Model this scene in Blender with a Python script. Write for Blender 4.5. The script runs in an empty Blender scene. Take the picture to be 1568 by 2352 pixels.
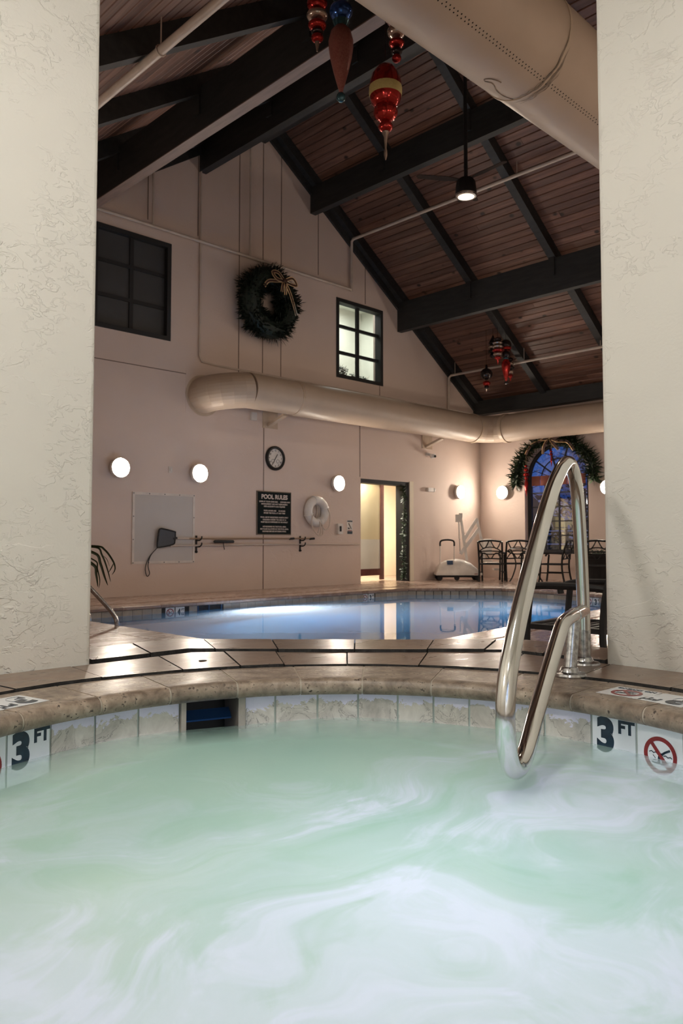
import bpy, bmesh, math, random
from math import sin, cos, pi, radians as R, hypot, atan2, sqrt
from mathutils import Vector, Matrix, Euler
random.seed(7)
S = bpy.context.scene
COL = S.collection

# ---------------------------------------------------------------- camera
cam_d = bpy.data.cameras.new('camera'); cam = bpy.data.objects.new('camera', cam_d); COL.objects.link(cam)
cam.location = (0, 0, 0.9); cam.rotation_euler = (R(90 + 2.899), 0, R(45.6 - 90))
cam_d.sensor_fit = 'AUTO'; cam_d.sensor_width = 36; cam_d.lens = 27.245; cam_d.shift_y = -0.01026
cam_d.clip_start = 0.02
cam_d.dof.use_dof = True; cam_d.dof.focus_distance = 2.6; cam_d.dof.aperture_fstop = 9
S.camera = cam
# ---------------------------------------------------------------- view, world
S.view_settings.view_transform = 'Standard'; S.view_settings.look = 'None'
S.view_settings.gamma = 1; S.view_settings.use_curve_mapping = False
S.view_settings.exposure = 0.0
w = bpy.data.worlds.new('dusk'); S.world = w; w.use_nodes = True
w.node_tree.nodes['Background'].inputs[0].default_value = (0.10, 0.22, 0.72, 1)
w.node_tree.nodes['Background'].inputs[1].default_value = 0.5
S.cycles.use_denoising = True
S.cycles.max_bounces = 6; S.cycles.diffuse_bounces = 3; S.cycles.glossy_bounces = 3; S.cycles.transmission_bounces = 3; S.cycles.transparent_max_bounces = 6
S.cycles.use_adaptive_sampling = True; S.cycles.adaptive_threshold = 0.2; S.cycles.adaptive_min_samples = 16
S.cycles.caustics_reflective = False; S.cycles.caustics_refractive = False
S.cycles.sample_clamp_indirect = 4

WARM = (1.0, 0.82, 0.64); NEUT = (1.0, 0.955, 0.89); COOL = (0.66, 0.78, 1.0)
def lamp(name, kind, loc, power, color, rot=(0, 0, 0), size=0.1, spot=None, blend=0.6, spread=None):
    d = bpy.data.lights.new(name, kind); d.energy = power; d.color = color
    if kind == 'AREA':
        d.shape = 'DISK'; d.size = size
        if spread: d.spread = spread
    else: d.shadow_soft_size = size
    if kind == 'SPOT': d.spot_size = spot; d.spot_blend = blend
    o = bpy.data.objects.new(name, d); COL.objects.link(o); o.location = loc; o.rotation_euler = rot
    return o
# spa alcove: wall lamp at its west side, two unseen ceiling downlights, cool fill light added behind the camera
lamp('alcove_wall_lamp_light', 'POINT', (-0.62, 1.3, 2.42), 66, NEUT, size=0.09)
lamp('alcove_downlight_light', 'AREA', (0.2, 0.1, 3.34), 11, NEUT, size=0.22)
lamp('alcove_downlight_light', 'AREA', (1.2, 1.2, 3.34), 15, (1.0, 0.97, 0.92), size=0.22)
lamp('alcove_fill_light', 'AREA', (-0.3, -0.93, 2.0), 44, COOL, rot=(R(-62), 0, 0), size=1.3)
lamp('spa_lamp_light', 'POINT', (1.20, 0.95, -0.42), 29, (0.82, 0.90, 1.0), size=0.15)
# ceiling fan light, two added unseen lights along the ridge, pool lights under water
for fy in (6.68, 2.2, -2.4):
    lamp('fan_and_fill_light', 'AREA', (9.1, fy, 5.90), 30, WARM, size=0.24)
lamp('pool_lamp_light', 'SPOT', (7.45, 9.40, -0.72), 470, (0.86, 0.93, 1.0), rot=(R(-100), 0, 0), size=0.06, spot=R(170))
lamp('pool_lamp_light', 'SPOT', (10.6, 5.5, -1.0), 330, (0.75, 0.88, 1.0), rot=(R(75), 0, R(20)), size=0.1, spot=R(150))  # second underwater lamp, added to brighten the water

# ================================================================= helpers
def wmat(o):
    m = o.matrix_basis.copy()
    return wmat(o.parent) @ o.matrix_parent_inverse @ m if o.parent else m
def put(o, parent=None, local=False):
    COL.objects.link(o)
    if parent is not None:
        o.parent = parent
        if not local: o.matrix_parent_inverse = wmat(parent).inverted()
    return o
class B:
    def __init__(s): s.v = []; s.f = []
    def add(s, vs, fs):
        n = len(s.v); s.v += [tuple(v) for v in vs]; s.f += [tuple(i + n for i in f) for f in fs]; return s
    def box(s, x0, x1, y0, y1, z0, z1, M=None):
        vs = [Vector((x, y, z)) for z in (z0, z1) for y in (y0, y1) for x in (x0, x1)]
        if M is not None: vs = [M @ v for v in vs]
        return s.add(vs, [(0, 2, 3, 1), (4, 5, 7, 6), (0, 1, 5, 4), (2, 6, 7, 3), (0, 4, 6, 2), (1, 3, 7, 5)])
    def beam(s, a, b, wd, h, up=(0, 0, 1)):
        a = Vector(a); b = Vector(b); d = b - a; L = d.length; d.normalize(); up = Vector(up)
        sd = d.cross(up)
        if sd.length < 1e-5: sd = d.cross(Vector((1, 0, 0)))
        sd.normalize(); u = sd.cross(d)
        M = Matrix((sd, d, u)).transposed().to_4x4(); M.translation = a
        return s.box(-wd / 2, wd / 2, 0, L, -h / 2, h / 2, M)
    def tube(s, pts, r, n=10, closed=False, cap=True):
        P = [Vector(p) for p in pts]; N = len(P); rr = r if isinstance(r, (list, tuple)) else [r] * N
        tang = []
        for i in range(N):
            a = P[(i - 1) % N] if (closed or i > 0) else P[i]; b = P[(i + 1) % N] if (closed or i < N - 1) else P[i]
            t = b - a; tang.append(t.normalized() if t.length > 1e-9 else Vector((0, 0, 1)))
        ref = Vector((0, 0, 1)) if abs(tang[0].z) < 0.9 else Vector((1, 0, 0))
        u = tang[0].cross(ref).normalized(); vs = []
        for i in range(N):
            u = (u - tang[i] * u.dot(tang[i]))
            u = u.normalized() if u.length > 1e-6 else tang[i].orthogonal().normalized()
            w2 = tang[i].cross(u)
            for k in range(n):
                a = 2 * pi * k / n; vs.append(P[i] + (u * cos(a) + w2 * sin(a)) * rr[i])
        fs = []
        for i in range(N if closed else N - 1):
            j = (i + 1) % N
            for k in range(n): fs.append((i * n + k, i * n + (k + 1) % n, j * n + (k + 1) % n, j * n + k))
        if cap and not closed: fs += [tuple(range(n))[::-1], tuple((N - 1) * n + k for k in range(n))]
        return s.add(vs, fs)
    def lathe(s, prof, n=24, M=None, flute=0, fl=0.0, c1=True):
        vs = []; m = len(prof)
        for k in range(n):
            a = 2 * pi * k / n
            for r, z in prof:
                q = r * (1 + fl * cos(flute * a)) if flute else r
                v = Vector((q * cos(a), q * sin(a), z)); vs.append(M @ v if M is not None else v)
        fs = []
        for k in range(n):
            k2 = (k + 1) % n
            for i in range(m - 1): fs.append((k * m + i, k2 * m + i, k2 * m + i + 1, k * m + i + 1))
        if prof[0][0] > 1e-4: fs.append(tuple(k * m for k in range(n))[::-1])
        if c1 and prof[-1][0] > 1e-4: fs.append(tuple(k * m + m - 1 for k in range(n)))
        return s.add(vs, fs)
    def prism(s, poly, z0, z1, M=None):
        n = len(poly); vs = [Vector((x, y, z)) for z in (z0, z1) for x, y in poly]
        if M is not None: vs = [M @ v for v in vs]
        fs = [tuple(range(n))[::-1], tuple(range(n, 2 * n))] + [(i, (i + 1) % n, n + (i + 1) % n, n + i) for i in range(n)]
        return s.add(vs, fs)
    def mesh(s, name, mat, smooth=False, origin=None):
        me = bpy.data.meshes.new(name)
        o = Vector(origin) if origin is not None else Vector((0, 0, 0))
        me.from_pydata([Vector(v) - o for v in s.v], [], s.f); me.update()
        if mat: me.materials.append(mat)
        if smooth:
            bm = bmesh.new(); bm.from_mesh(me); bmesh.ops.remove_doubles(bm, verts=bm.verts, dist=1e-5)
            bmesh.ops.recalc_face_normals(bm, faces=bm.faces); bm.to_mesh(me); bm.free()
            me.set_sharp_from_angle(angle=R(42)); me.polygons.foreach_set('use_smooth', [True] * len(me.polygons)); me.set_sharp_from_angle(angle=R(42))
        return me
    def build(s, name, mat, parent=None, smooth=False, local=False):
        xs = list(zip(*s.v)); o = ((min(xs[0]) + max(xs[0])) / 2, (min(xs[1]) + max(xs[1])) / 2, min(xs[2]))
        ob = bpy.data.objects.new(name, s.mesh(name, mat, smooth, o)); ob.location = o
        return put(ob, parent, local)
def tag(o, label, cat, group=None):
    o['label'] = label; o['category'] = cat
    if group: o['group'] = group
    return o
def thing(name, label, cat, loc=(0, 0, 0), rz=0, group=None):
    o = bpy.data.objects.new(name, None); o.empty_display_size = 0.05; COL.objects.link(o)
    o.location = loc; o.rotation_euler = (0, 0, rz); return tag(o, label, cat, group)
def struct(o, label=None):
    o['kind'] = 'structure'
    if label: o['label'] = label
    return o
def dup(root, loc, rz, label=None):
    def cp(o, par):
        c = o.copy(); COL.objects.link(c)
        if par is not None: c.parent = par
        for ch in list(o.children): cp(ch, c)
        return c
    r = cp(root, None); r.location = loc; r.rotation_euler = (0, 0, rz)
    if label: r['label'] = label
    return r
def spline(pts, k=6, closed=False):
    P = [Vector(p) for p in pts]; n = len(P); out = []
    g = lambda i: P[i % n] if closed else P[max(0, min(n - 1, i))]
    for i in range(n if closed else n - 1):
        a, b, c, d = g(i - 1), g(i), g(i + 1), g(i + 2)
        for j in range(k):
            t = j / k
            out.append(0.5 * ((2 * b) + (c - a) * t + (2 * a - 5 * b + 4 * c - d) * t * t + (3 * b - a - 3 * c + d) * t ** 3))
    if not closed: out.append(P[-1])
    return out
def text(name, body, size, mat, M, parent, depth=0.0008, bold=0.0, xs=1.0, align='CENTER'):
    c = bpy.data.curves.new(name, 'FONT'); c.body = body; c.size = size; c.extrude = depth; c.offset = bold
    c.align_x = align; c.align_y = 'CENTER'
    tmp = bpy.data.objects.new(name, c); COL.objects.link(tmp)
    dg = bpy.context.evaluated_depsgraph_get(); dg.update()
    me = bpy.data.meshes.new_from_object(tmp.evaluated_get(dg)); me.name = name
    bpy.data.objects.remove(tmp); bpy.data.curves.remove(c)
    me.materials.clear(); me.materials.append(mat)
    me.transform(M @ Matrix.Diagonal((xs, 1, 1, 1)))
    cs = [v.co for v in me.vertices]
    o0 = Vector((sum((getattr(v, a) for v in cs), 0) / len(cs) for a in 'xyz'))
    me.transform(Matrix.Translation(-o0))
    ob = bpy.data.objects.new(name, me); ob.location = o0
    return put(ob, parent)
def frame(origin, ex, ey):
    ex = Vector(ex).normalized(); ey = Vector(ey).normalized(); ez = ex.cross(ey)
    M = Matrix((ex, ey, ez)).transposed().to_4x4(); M.translation = Vector(origin); return M

# ---------------------------------------------------------------- materials
def nm(name):
    m = bpy.data.materials.new(name); m.use_nodes = True; nt = m.node_tree
    return m, nt, nt.nodes['Principled BSDF']
def N(nt, t, **kw):
    n = nt.nodes.new(t)
    for k, v in kw.items(): setattr(n, k, v)
    return n
def col(c): return (c[0], c[1], c[2], 1)
def noise(nt, scale, detail=4, rough=0.55, dist=0.0, vec=None, mapscale=None):
    n = N(nt, 'ShaderNodeTexNoise'); n.inputs['Scale'].default_value = scale; n.inputs['Detail'].default_value = min(detail, 5)
    n.inputs['Roughness'].default_value = rough; n.inputs['Distortion'].default_value = dist
    if vec is None: vec = N(nt, 'ShaderNodeNewGeometry').outputs['Position']
    if mapscale:
        mp = N(nt, 'ShaderNodeMapping'); mp.inputs['Scale'].default_value = mapscale; nt.links.new(vec, mp.inputs[0]); vec = mp.outputs[0]
    nt.links.new(vec, n.inputs['Vector']); return n.outputs['Fac']
def ramp(nt, fac, stops, interp='LINEAR'):
    r = N(nt, 'ShaderNodeValToRGB'); r.color_ramp.interpolation = interp
    e = r.color_ramp.elements
    while len(e) < len(stops): e.new(0.5)
    for i, (p, c) in enumerate(stops): e[i].position = p; e[i].color = col(c) if not isinstance(c, (int, float)) else (c, c, c, 1)
    nt.links.new(fac, r.inputs[0]); return r.outputs[0]
def mixc(nt, f, a, b, mode='MIX'):
    m = N(nt, 'ShaderNodeMix', data_type='RGBA', blend_type=mode)
    for i, x in ((0, f), (6, a), (7, b)):
        if isinstance(x, (int, float)): m.inputs[i].default_value = x
        elif isinstance(x, tuple): m.inputs[i].default_value = col(x)
        else: nt.links.new(x, m.inputs[i])
    return m.outputs[2]
def math_(nt, op, a, b=0.0, clamp=False):
    m = N(nt, 'ShaderNodeMath', operation=op, use_clamp=clamp)
    for i, x in ((0, a), (1, b)):
        if isinstance(x, (int, float)): m.inputs[i].default_value = x
        else: nt.links.new(x, m.inputs[i])
    return m.outputs[0]
def bump(nt, bsdf, h, strength, dist=0.01):
    b = N(nt, 'ShaderNodeBump'); b.inputs['Strength'].default_value = strength; b.inputs['Distance'].default_value = dist
    nt.links.new(h, b.inputs['Height']); nt.links.new(b.outputs[0], bsdf.inputs['Normal']); return b
def pm(name, c, rough=0.5, metal=0.0, c2=None, scale=6, bmp=None, coat=0.0, spec=None, emit=None, es=0.0, trans=0.0, alpha=1.0, mapscale=None):
    m, nt, b = nm(name)
    b.inputs['Base Color'].default_value = col(c); b.inputs['Roughness'].default_value = rough; b.inputs['Metallic'].default_value = metal
    b.inputs['Coat Weight'].default_value = coat; b.inputs['Transmission Weight'].default_value = trans; b.inputs['Alpha'].default_value = alpha
    if spec is not None: b.inputs['Specular IOR Level'].default_value = spec
    f = noise(nt, scale, 5, mapscale=mapscale)
    if c2 is None: c2 = tuple(x * 0.86 for x in c)
    nt.links.new(ramp(nt, f, [(0.35, c2), (0.62, c)]), b.inputs['Base Color'])
    if emit: b.inputs['Emission Color'].default_value = col(emit); b.inputs['Emission Strength'].default_value = es
    if bmp: bump(nt, b, noise(nt, bmp[0], 6), bmp[1], bmp[2] if len(bmp) > 2 else 0.01)
    return m
def stucco(name, c, c2, strength, big=3.2, rough=0.75):
    m, nt, b = nm(name); b.inputs['Roughness'].default_value = rough
    n1 = noise(nt, big, 6, 0.62, 0.6, mapscale=(1, 1, 1.5)); n2 = noise(nt, big * 3.6, 5, 0.6, 0.8, mapscale=(1, 1, 1.6)); n3 = noise(nt, 0.9, 3); n4 = noise(nt, 90, 3)
    s1 = ramp(nt, n1, [(0.50, 0.0), (0.53, 1.0)]); s2 = ramp(nt, n2, [(0.52, 0.0), (0.56, 1.0)])
    g1 = ramp(nt, noise(nt, big * 0.28, 2), [(0.50, 0.0), (0.60, 1.0)]); g2 = ramp(nt, noise(nt, big * 0.45, 2, 0.5, 1.0), [(0.48, 0.0), (0.60, 1.0)])
    h = math_(nt, 'ADD', math_(nt, 'MULTIPLY', s1, g1), math_(nt, 'MULTIPLY', math_(nt, 'MULTIPLY', s2, g2), 0.7)); h = math_(nt, 'ADD', h, math_(nt, 'MULTIPLY', n4, 0.12))
    nt.links.new(ramp(nt, n3, [(0.3, c2), (0.65, c)]), b.inputs['Base Color'])
    bump(nt, b, h, strength, 0.008); return m
M = {}
M['stucco'] = stucco('ivory_stucco', (0.80, 0.77, 0.70), (0.755, 0.725, 0.66), 0.5, big=5.0)
M['wall'] = stucco('rose_beige_plaster', (0.70, 0.57, 0.50), (0.665, 0.54, 0.47), 0.22, big=2.0)
M['joint'] = pm('dark_joint', (0.22, 0.16, 0.13), 0.9)
M['beam'] = pm('dark_stained_timber', (0.026, 0.0255, 0.0255), 0.6, c2=(0.015, 0.016, 0.0165), scale=2.5, bmp=(18, 0.2), mapscale=(6, 1, 6))
M['beamlit'] = pm('lit_beam_underside', (0.20, 0.135, 0.115), 0.5, c2=(0.15, 0.10, 0.085), scale=3, mapscale=(8, 0.8, 8))  # lamp-lit underside of a beam, put into the colour
def wood():
    m, nt, b = nm('knotty_pine_planks'); b.inputs['Roughness'].default_value = 0.5
    pos = N(nt, 'ShaderNodeNewGeometry').outputs['Position']; oi = N(nt, 'ShaderNodeObjectInfo')
    off = N(nt, 'ShaderNodeVectorMath', operation='ADD'); cm = N(nt, 'ShaderNodeCombineXYZ')
    nt.links.new(math_(nt, 'MULTIPLY', oi.outputs['Random'], 37.0), cm.inputs[1]); nt.links.new(pos, off.inputs[0]); nt.links.new(cm.outputs[0], off.inputs[1])
    g = noise(nt, 1.0, 6, 0.6, 0.8, off.outputs[0], (16, 0.9, 16)); g2 = noise(nt, 1.0, 3, 0.5, 0, off.outputs[0], (60, 2.5, 60))
    base = ramp(nt, g, [(0.25, (0.115, 0.052, 0.036)), (0.5, (0.215, 0.105, 0.073)), (0.75, (0.33, 0.172, 0.118))])
    rnd = N(nt, 'ShaderNodeHueSaturation'); nt.links.new(base, rnd.inputs['Color'])
    nt.links.new(math_(nt, 'ADD', 0.62, math_(nt, 'MULTIPLY', oi.outputs['Random'], 0.5)), rnd.inputs['Value'])
    vo = N(nt, 'ShaderNodeTexVoronoi'); vo.inputs['Scale'].default_value = 1.0
    mp = N(nt, 'ShaderNodeMapping'); mp.inputs['Scale'].default_value = (4.2, 2.6, 0.0); nt.links.new(off.outputs[0], mp.inputs[0]); nt.links.new(mp.outputs[0], vo.inputs['Vector'])
    kn = ramp(nt, vo.outputs['Distance'], [(0.09, 1.0), (0.17, 0.0)])
    nt.links.new(mixc(nt, kn, mixc(nt, math_(nt, 'MULTIPLY', g2, 0.25), rnd.outputs[0], (0.06, 0.03, 0.02)), (0.03, 0.014, 0.010)), b.inputs['Base Color'])
    return m
M['plank'] = wood()
def travertine(name, lo, mid, hi, rough, pits=0.5, wet=0.0, grit=0.35):
    m, nt, b = nm(name)
    oi = N(nt, 'ShaderNodeObjectInfo'); pos = N(nt, 'ShaderNodeNewGeometry').outputs['Position']
    off = N(nt, 'ShaderNodeVectorMath', operation='ADD'); cm = N(nt, 'ShaderNodeCombineXYZ')
    nt.links.new(math_(nt, 'MULTIPLY', oi.outputs['Random'], 23.0), cm.inputs[0]); nt.links.new(pos, off.inputs[0]); nt.links.new(cm.outputs[0], off.inputs[1])
    n1 = noise(nt, 3.0, 8, 0.62, 1.2, off.outputs[0], (1, 2.6, 1)); n2 = noise(nt, 22, 6, 0.6, 0.3, off.outputs[0]); n3 = noise(nt, 75, 3, 0.6, 0, off.outputs[0])
    c = ramp(nt, n1, [(0.28, lo), (0.5, mid), (0.74, hi)])
    c = mixc(nt, grit, c, ramp(nt, n2, [(0.3, lo), (0.7, hi)]))
    hs = N(nt, 'ShaderNodeHueSaturation'); nt.links.new(c, hs.inputs['Color']); nt.links.new(math_(nt, 'ADD', 0.82, math_(nt, 'MULTIPLY', oi.outputs['Random'], 0.36)), hs.inputs['Value'])
    pit = ramp(nt, n3, [(0.34, 1.0), (0.42, 0.0)])
    pit = math_(nt, 'MULTIPLY', pit, ramp(nt, n2, [(0.45, 0.0), (0.6, pits)]))
    nt.links.new(mixc(nt, pit, hs.outputs[0], (0.05, 0.035, 0.028)), b.inputs['Base Color'])
    nt.links.new(ramp(nt, n1, [(0.3, rough * 0.75), (0.7, rough * 1.25)]), b.inputs['Roughness'])
    h = math_(nt, 'SUBTRACT', math_(nt, 'MULTIPLY', n2, 0.5), pit); bump(nt, b, h, 0.25 + 0.4 * pits, 0.003)
    if wet: b.inputs['Coat Weight'].default_value = wet; b.inputs['Coat Roughness'].default_value = 0.24
    return m
M['pave'] = travertine('polished_travertine', (0.105, 0.066, 0.045), (0.19, 0.128, 0.091), (0.285, 0.205, 0.153), 0.33, 0.35, 0.12, 0.45)
M['coping'] = travertine('pitted_travertine_coping', (0.085, 0.058, 0.041), (0.20, 0.145, 0.107), (0.46, 0.37, 0.29), 0.42, 1.0, 0.12, 0.7)
M['deck'] = travertine('pool_deck_stone', (0.215, 0.138, 0.106), (0.30, 0.20, 0.157), (0.385, 0.275, 0.222), 0.26, 0.1, 0.4)
M['mortar'] = pm('dark_mortar', (0.032, 0.030, 0.029), 0.75, c2=(0.012, 0.012, 0.012), scale=30, bmp=(60, 0.6))
M['grout'] = pm('pale_grout', (0.46, 0.40, 0.33), 0.8, scale=25)
def spatile():
    m, nt, b = nm('spa_wall_travertine'); b.inputs['Roughness'].default_value = 0.35
    pos = N(nt, 'ShaderNodeNewGeometry').outputs['Position']; sx = N(nt, 'ShaderNodeSeparateXYZ'); nt.links.new(pos, sx.inputs[0])
    oi = N(nt, 'ShaderNodeObjectInfo')
    n1 = noise(nt, 11, 7, 0.68, 0.5); n2 = noise(nt, 11, 6, 0.62, 0.8); n3 = noise(nt, 5, 4)
    c = ramp(nt, n1, [(0.25, (0.36, 0.33, 0.29)), (0.5, (0.56, 0.52, 0.46)), (0.7, (0.70, 0.66, 0.59))])
    vein = ramp(nt, n2, [(0.485, 0.0), (0.5, 0.7), (0.515, 0.0)])
    c = mixc(nt, vein, c, (0.17, 0.15, 0.13))
    h = math_(nt, 'SUBTRACT', sx.outputs[2], 0.338); h = math_(nt, 'ADD', h, math_(nt, 'MULTIPLY', math_(nt, 'SUBTRACT', noise(nt, 9, 6, 0.75, 0.8), 0.5), 0.17))
    deposit_glow = ramp(nt, math_(nt, 'ADD', math_(nt, 'MULTIPLY', h, 25.0), 0.5), [(0.46, 0.0), (0.54, 0.85)])
    nt.links.new(mixc(nt, deposit_glow, c, (0.74, 0.72, 0.88)), b.inputs['Base Color'])  # whitish mineral deposit, with a violet glow painted into its colour
    bump(nt, b, math_(nt, 'ADD', n1, math_(nt, 'MULTIPLY', deposit_glow, 0.3)), 0.22, 0.004); return m
M['spatile'] = spatile()
M['pooltile'] = travertine('pool_wall_tile', (0.27, 0.235, 0.20), (0.36, 0.32, 0.275), (0.44, 0.39, 0.33), 0.35, 0.1)
M['white'] = pm('glazed_white_tile', (0.80, 0.83, 0.86), 0.12, c2=(0.77, 0.80, 0.83), coat=0.3)
M['navy'] = pm('navy_print', (0.010, 0.020, 0.036), 0.25, c2=(0.014, 0.034, 0.06), scale=40)
M['redp'] = pm('red_print', (0.24, 0.02, 0.022), 0.3)
M['steel'] = pm('polished_steel', (0.74, 0.73, 0.70), 0.12, 1.0, c2=(0.66, 0.65, 0.62), scale=3)
M['steelworn'] = pm('worn_steel', (0.62, 0.62, 0.62), 0.22, 1.0, c2=(0.30, 0.30, 0.31), scale=60)
M['duct'] = pm('tan_painted_duct', (0.50, 0.39, 0.30), 0.46, c2=(0.46, 0.36, 0.275), scale=2.5)
M['ductband'] = pm('duct_band', (0.55, 0.43, 0.32), 0.4)
M['hole'] = pm('dark_hole', (0.012, 0.011, 0.010), 0.9)
M['stain'] = pm('water_stain', (0.13, 0.10, 0.075), 0.6, c2=(0.33, 0.25, 0.18), scale=14)
M['pipe'] = pm('cream_pipe_paint', (0.62, 0.52, 0.44), 0.4)
M['black'] = pm('black_metal', (0.010, 0.010, 0.011), 0.5, c2=(0.015, 0.015, 0.016), spec=0.3)
M['blackm'] = pm('black_matte', (0.016, 0.016, 0.017), 0.7)
M['whitep'] = pm('white_plastic', (0.74, 0.70, 0.66), 0.4)
M['liftw'] = pm('lift_white_enamel', (0.90, 0.85, 0.80), 0.4)
M['board'] = pm('grey_board', (0.52, 0.48, 0.455), 0.45, c2=(0.50, 0.46, 0.43), scale=1.5)
M['boardf'] = pm('pale_board_edge', (0.70, 0.63, 0.57), 0.5)
M['sign'] = pm('sign_black', (0.010, 0.015, 0.016), 0.85, spec=0.15)
M['bronze'] = pm('sign_bronze_edge', (0.12, 0.085, 0.06), 0.4, 0.3)
M['cream'] = pm('cream_lettering', (0.72, 0.62, 0.56), 0.5)
M['ring'] = pm('life_ring_white', (0.80, 0.76, 0.72), 0.5)
M['rope'] = pm('white_rope', (0.66, 0.56, 0.48), 0.8, scale=90)
M['net'] = pm('grey_net', (0.075, 0.076, 0.08), 0.7, scale=180, c2=(0.05, 0.05, 0.055))
M['polebr'] = pm('tan_pole', (0.30, 0.20, 0.13), 0.4)
M['poleal'] = pm('grey_pole', (0.58, 0.50, 0.44), 0.35, 0.3)
M['glow'] = pm('lamp_diffuser', (1, 0.95, 0.85), 0.4, emit=(1.0, 0.87, 0.72), es=166)
M['fanglow'] = pm('fan_lamp_diffuser', (1, 0.92, 0.82), 0.4, emit=(1.0, 0.80, 0.62), es=1.6)
M['needle'] = pm('fir_needles', (0.010, 0.022, 0.014), 0.6, c2=(0.006, 0.012, 0.009), scale=12)
M['needle2'] = pm('garland_needles', (0.03, 0.055, 0.022), 0.6, c2=(0.012, 0.024, 0.012), scale=12)
M['gold'] = pm('gold_ribbon_edge', (0.72, 0.50, 0.27), 0.3, 0.6)
M['ribbon'] = pm('dark_red_ribbon', (0.06, 0.022, 0.014), 0.5)
M['ored'] = pm('red_glass', (0.42, 0.03, 0.022), 0.12, 0.75, c2=(0.33, 0.02, 0.018))
M['ored2'] = pm('rose_glitter', (0.33, 0.125, 0.10), 0.35, 0.25, c2=(0.26, 0.085, 0.07), scale=70)
M['osilver'] = pm('silver_glass', (0.50, 0.40, 0.34), 0.15, 0.8)
M['oblue'] = pm('blue_glass', (0.03, 0.085, 0.30), 0.1, 0.7, c2=(0.05, 0.13, 0.40))
M['oteal'] = pm('teal_glass', (0.04, 0.10, 0.12), 0.15, 0.6)
M['ogold'] = pm('gold_glitter_band', (0.62, 0.50, 0.20), 0.5, 0.4, scale=90)
M['odark'] = pm('dark_glass', (0.030, 0.022, 0.022), 0.12, 0.6)
M['leaf'] = pm('palm_leaf', (0.032, 0.045, 0.014), 0.45)
M['bladew'] = pm('fan_blade_brown', (0.035, 0.024, 0.02), 0.9, spec=0.1)
M['mahog'] = pm('mahogany', (0.15, 0.042, 0.036), 0.35, c2=(0.10, 0.028, 0.026))
M['frost'] = pm('frosted_glass_panel', (0.78, 0.70, 0.46), 0.35, c2=(0.76, 0.67, 0.42), scale=0.8)
M['frostw'] = pm('white_frosted_glass_panel', (0.80, 0.80, 0.72), 0.35, scale=0.8)
M['hall'] = pm('cream_hall_wall', (0.82, 0.73, 0.58), 0.7, scale=1)
M['greyg'] = pm('grey_dark_glass', (0.055, 0.056, 0.058), 0.6, c2=(0.045, 0.046, 0.048), scale=1.4)
M['valance'] = pm('terracotta_fabric', (0.33, 0.105, 0.07), 0.8)
M['snow'] = pm('snow', (0.75, 0.80, 0.92), 0.8)
M['housew'] = pm('dark_house_siding', (0.03, 0.03, 0.035), 0.8)
M['reflpane'] = pm('dim_reflection_pane', (0.2, 0.17, 0.08), 0.5, emit=(0.55, 0.45, 0.16), es=0.22)  # faint glow standing in for a yellowish reflection in the glass
M['bark'] = pm('bark', (0.03, 0.022, 0.018), 0.9)
M['basin'] = pm('blue_pool_plaster', (0.10, 0.36, 0.66), 0.6, c2=(0.08, 0.31, 0.60), scale=1)
M['spab'] = pm('spa_plaster', (0.45, 0.50, 0.44), 0.6)
M['bluecap'] = pm('blue_plastic', (0.010, 0.045, 0.13), 0.3)
M['alu'] = pm('white_window_paint', (0.55, 0.5, 0.46), 0.5)
def glass(name, tint=(1, 1, 1), refl=0.06, rough=0.02):
    m = bpy.data.materials.new(name); m.use_nodes = True; nt = m.node_tree; nt.nodes.clear()
    o = N(nt, 'ShaderNodeOutputMaterial'); t = N(nt, 'ShaderNodeBsdfTransparent'); g = N(nt, 'ShaderNodeBsdfGlossy'); x = N(nt, 'ShaderNodeMixShader')
    t.inputs[0].default_value = col(tint); g.inputs['Roughness'].default_value = rough; g.inputs['Color'].default_value = (1, 1, 1, 1)
    x.inputs[0].default_value = refl; nt.links.new(t.outputs[0], x.inputs[1]); nt.links.new(g.outputs[0], x.inputs[2]); nt.links.new(x.outputs[0], o.inputs[0]); return m
M['glass'] = glass('window_glass', (0.9, 0.93, 0.95), 0.08)
def poolwater():
    m = bpy.data.materials.new('pool_water_surface'); m.use_nodes = True; nt = m.node_tree; nt.nodes.clear()
    o = N(nt, 'ShaderNodeOutputMaterial'); rf = N(nt, 'ShaderNodeBsdfRefraction'); gl = N(nt, 'ShaderNodeBsdfGlossy'); df = N(nt, 'ShaderNodeBsdfTranslucent')
    fr = N(nt, 'ShaderNodeFresnel'); fr.inputs[0].default_value = 1.33; mx = N(nt, 'ShaderNodeMixShader'); m2 = N(nt, 'ShaderNodeMixShader')
    rf.inputs['IOR'].default_value = 1.33; rf.inputs['Color'].default_value = (0.55, 0.85, 0.98, 1); rf.inputs['Roughness'].default_value = 0.05
    gl.inputs['Roughness'].default_value = 0.03; gl.inputs['Color'].default_value = (1, 1, 1, 1)
    df.inputs[0].default_value = (0.80, 0.90, 1.0, 1); m2.inputs[0].default_value = 0.5
    b = N(nt, 'ShaderNodeBump'); b.inputs['Strength'].default_value = 0.03; b.inputs['Distance'].default_value = 0.02
    nt.links.new(noise(nt, 3.0, 2), b.inputs['Height'])
    for x in (rf, gl, fr): nt.links.new(b.outputs[0], x.inputs['Normal'])
    nt.links.new(fr.outputs[0], mx.inputs[0]); nt.links.new(rf.outputs[0], m2.inputs[1]); nt.links.new(df.outputs[0], m2.inputs[2])
    nt.links.new(m2.outputs[0], mx.inputs[1]); nt.links.new(gl.outputs[0], mx.inputs[2]); nt.links.new(mx.outputs[0], o.inputs[0]); return m
M['pwater'] = poolwater()
SX, SY, SR, SZ, WZ = 1.18, 1.18, 1.07, 0.425, 0.279
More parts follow.
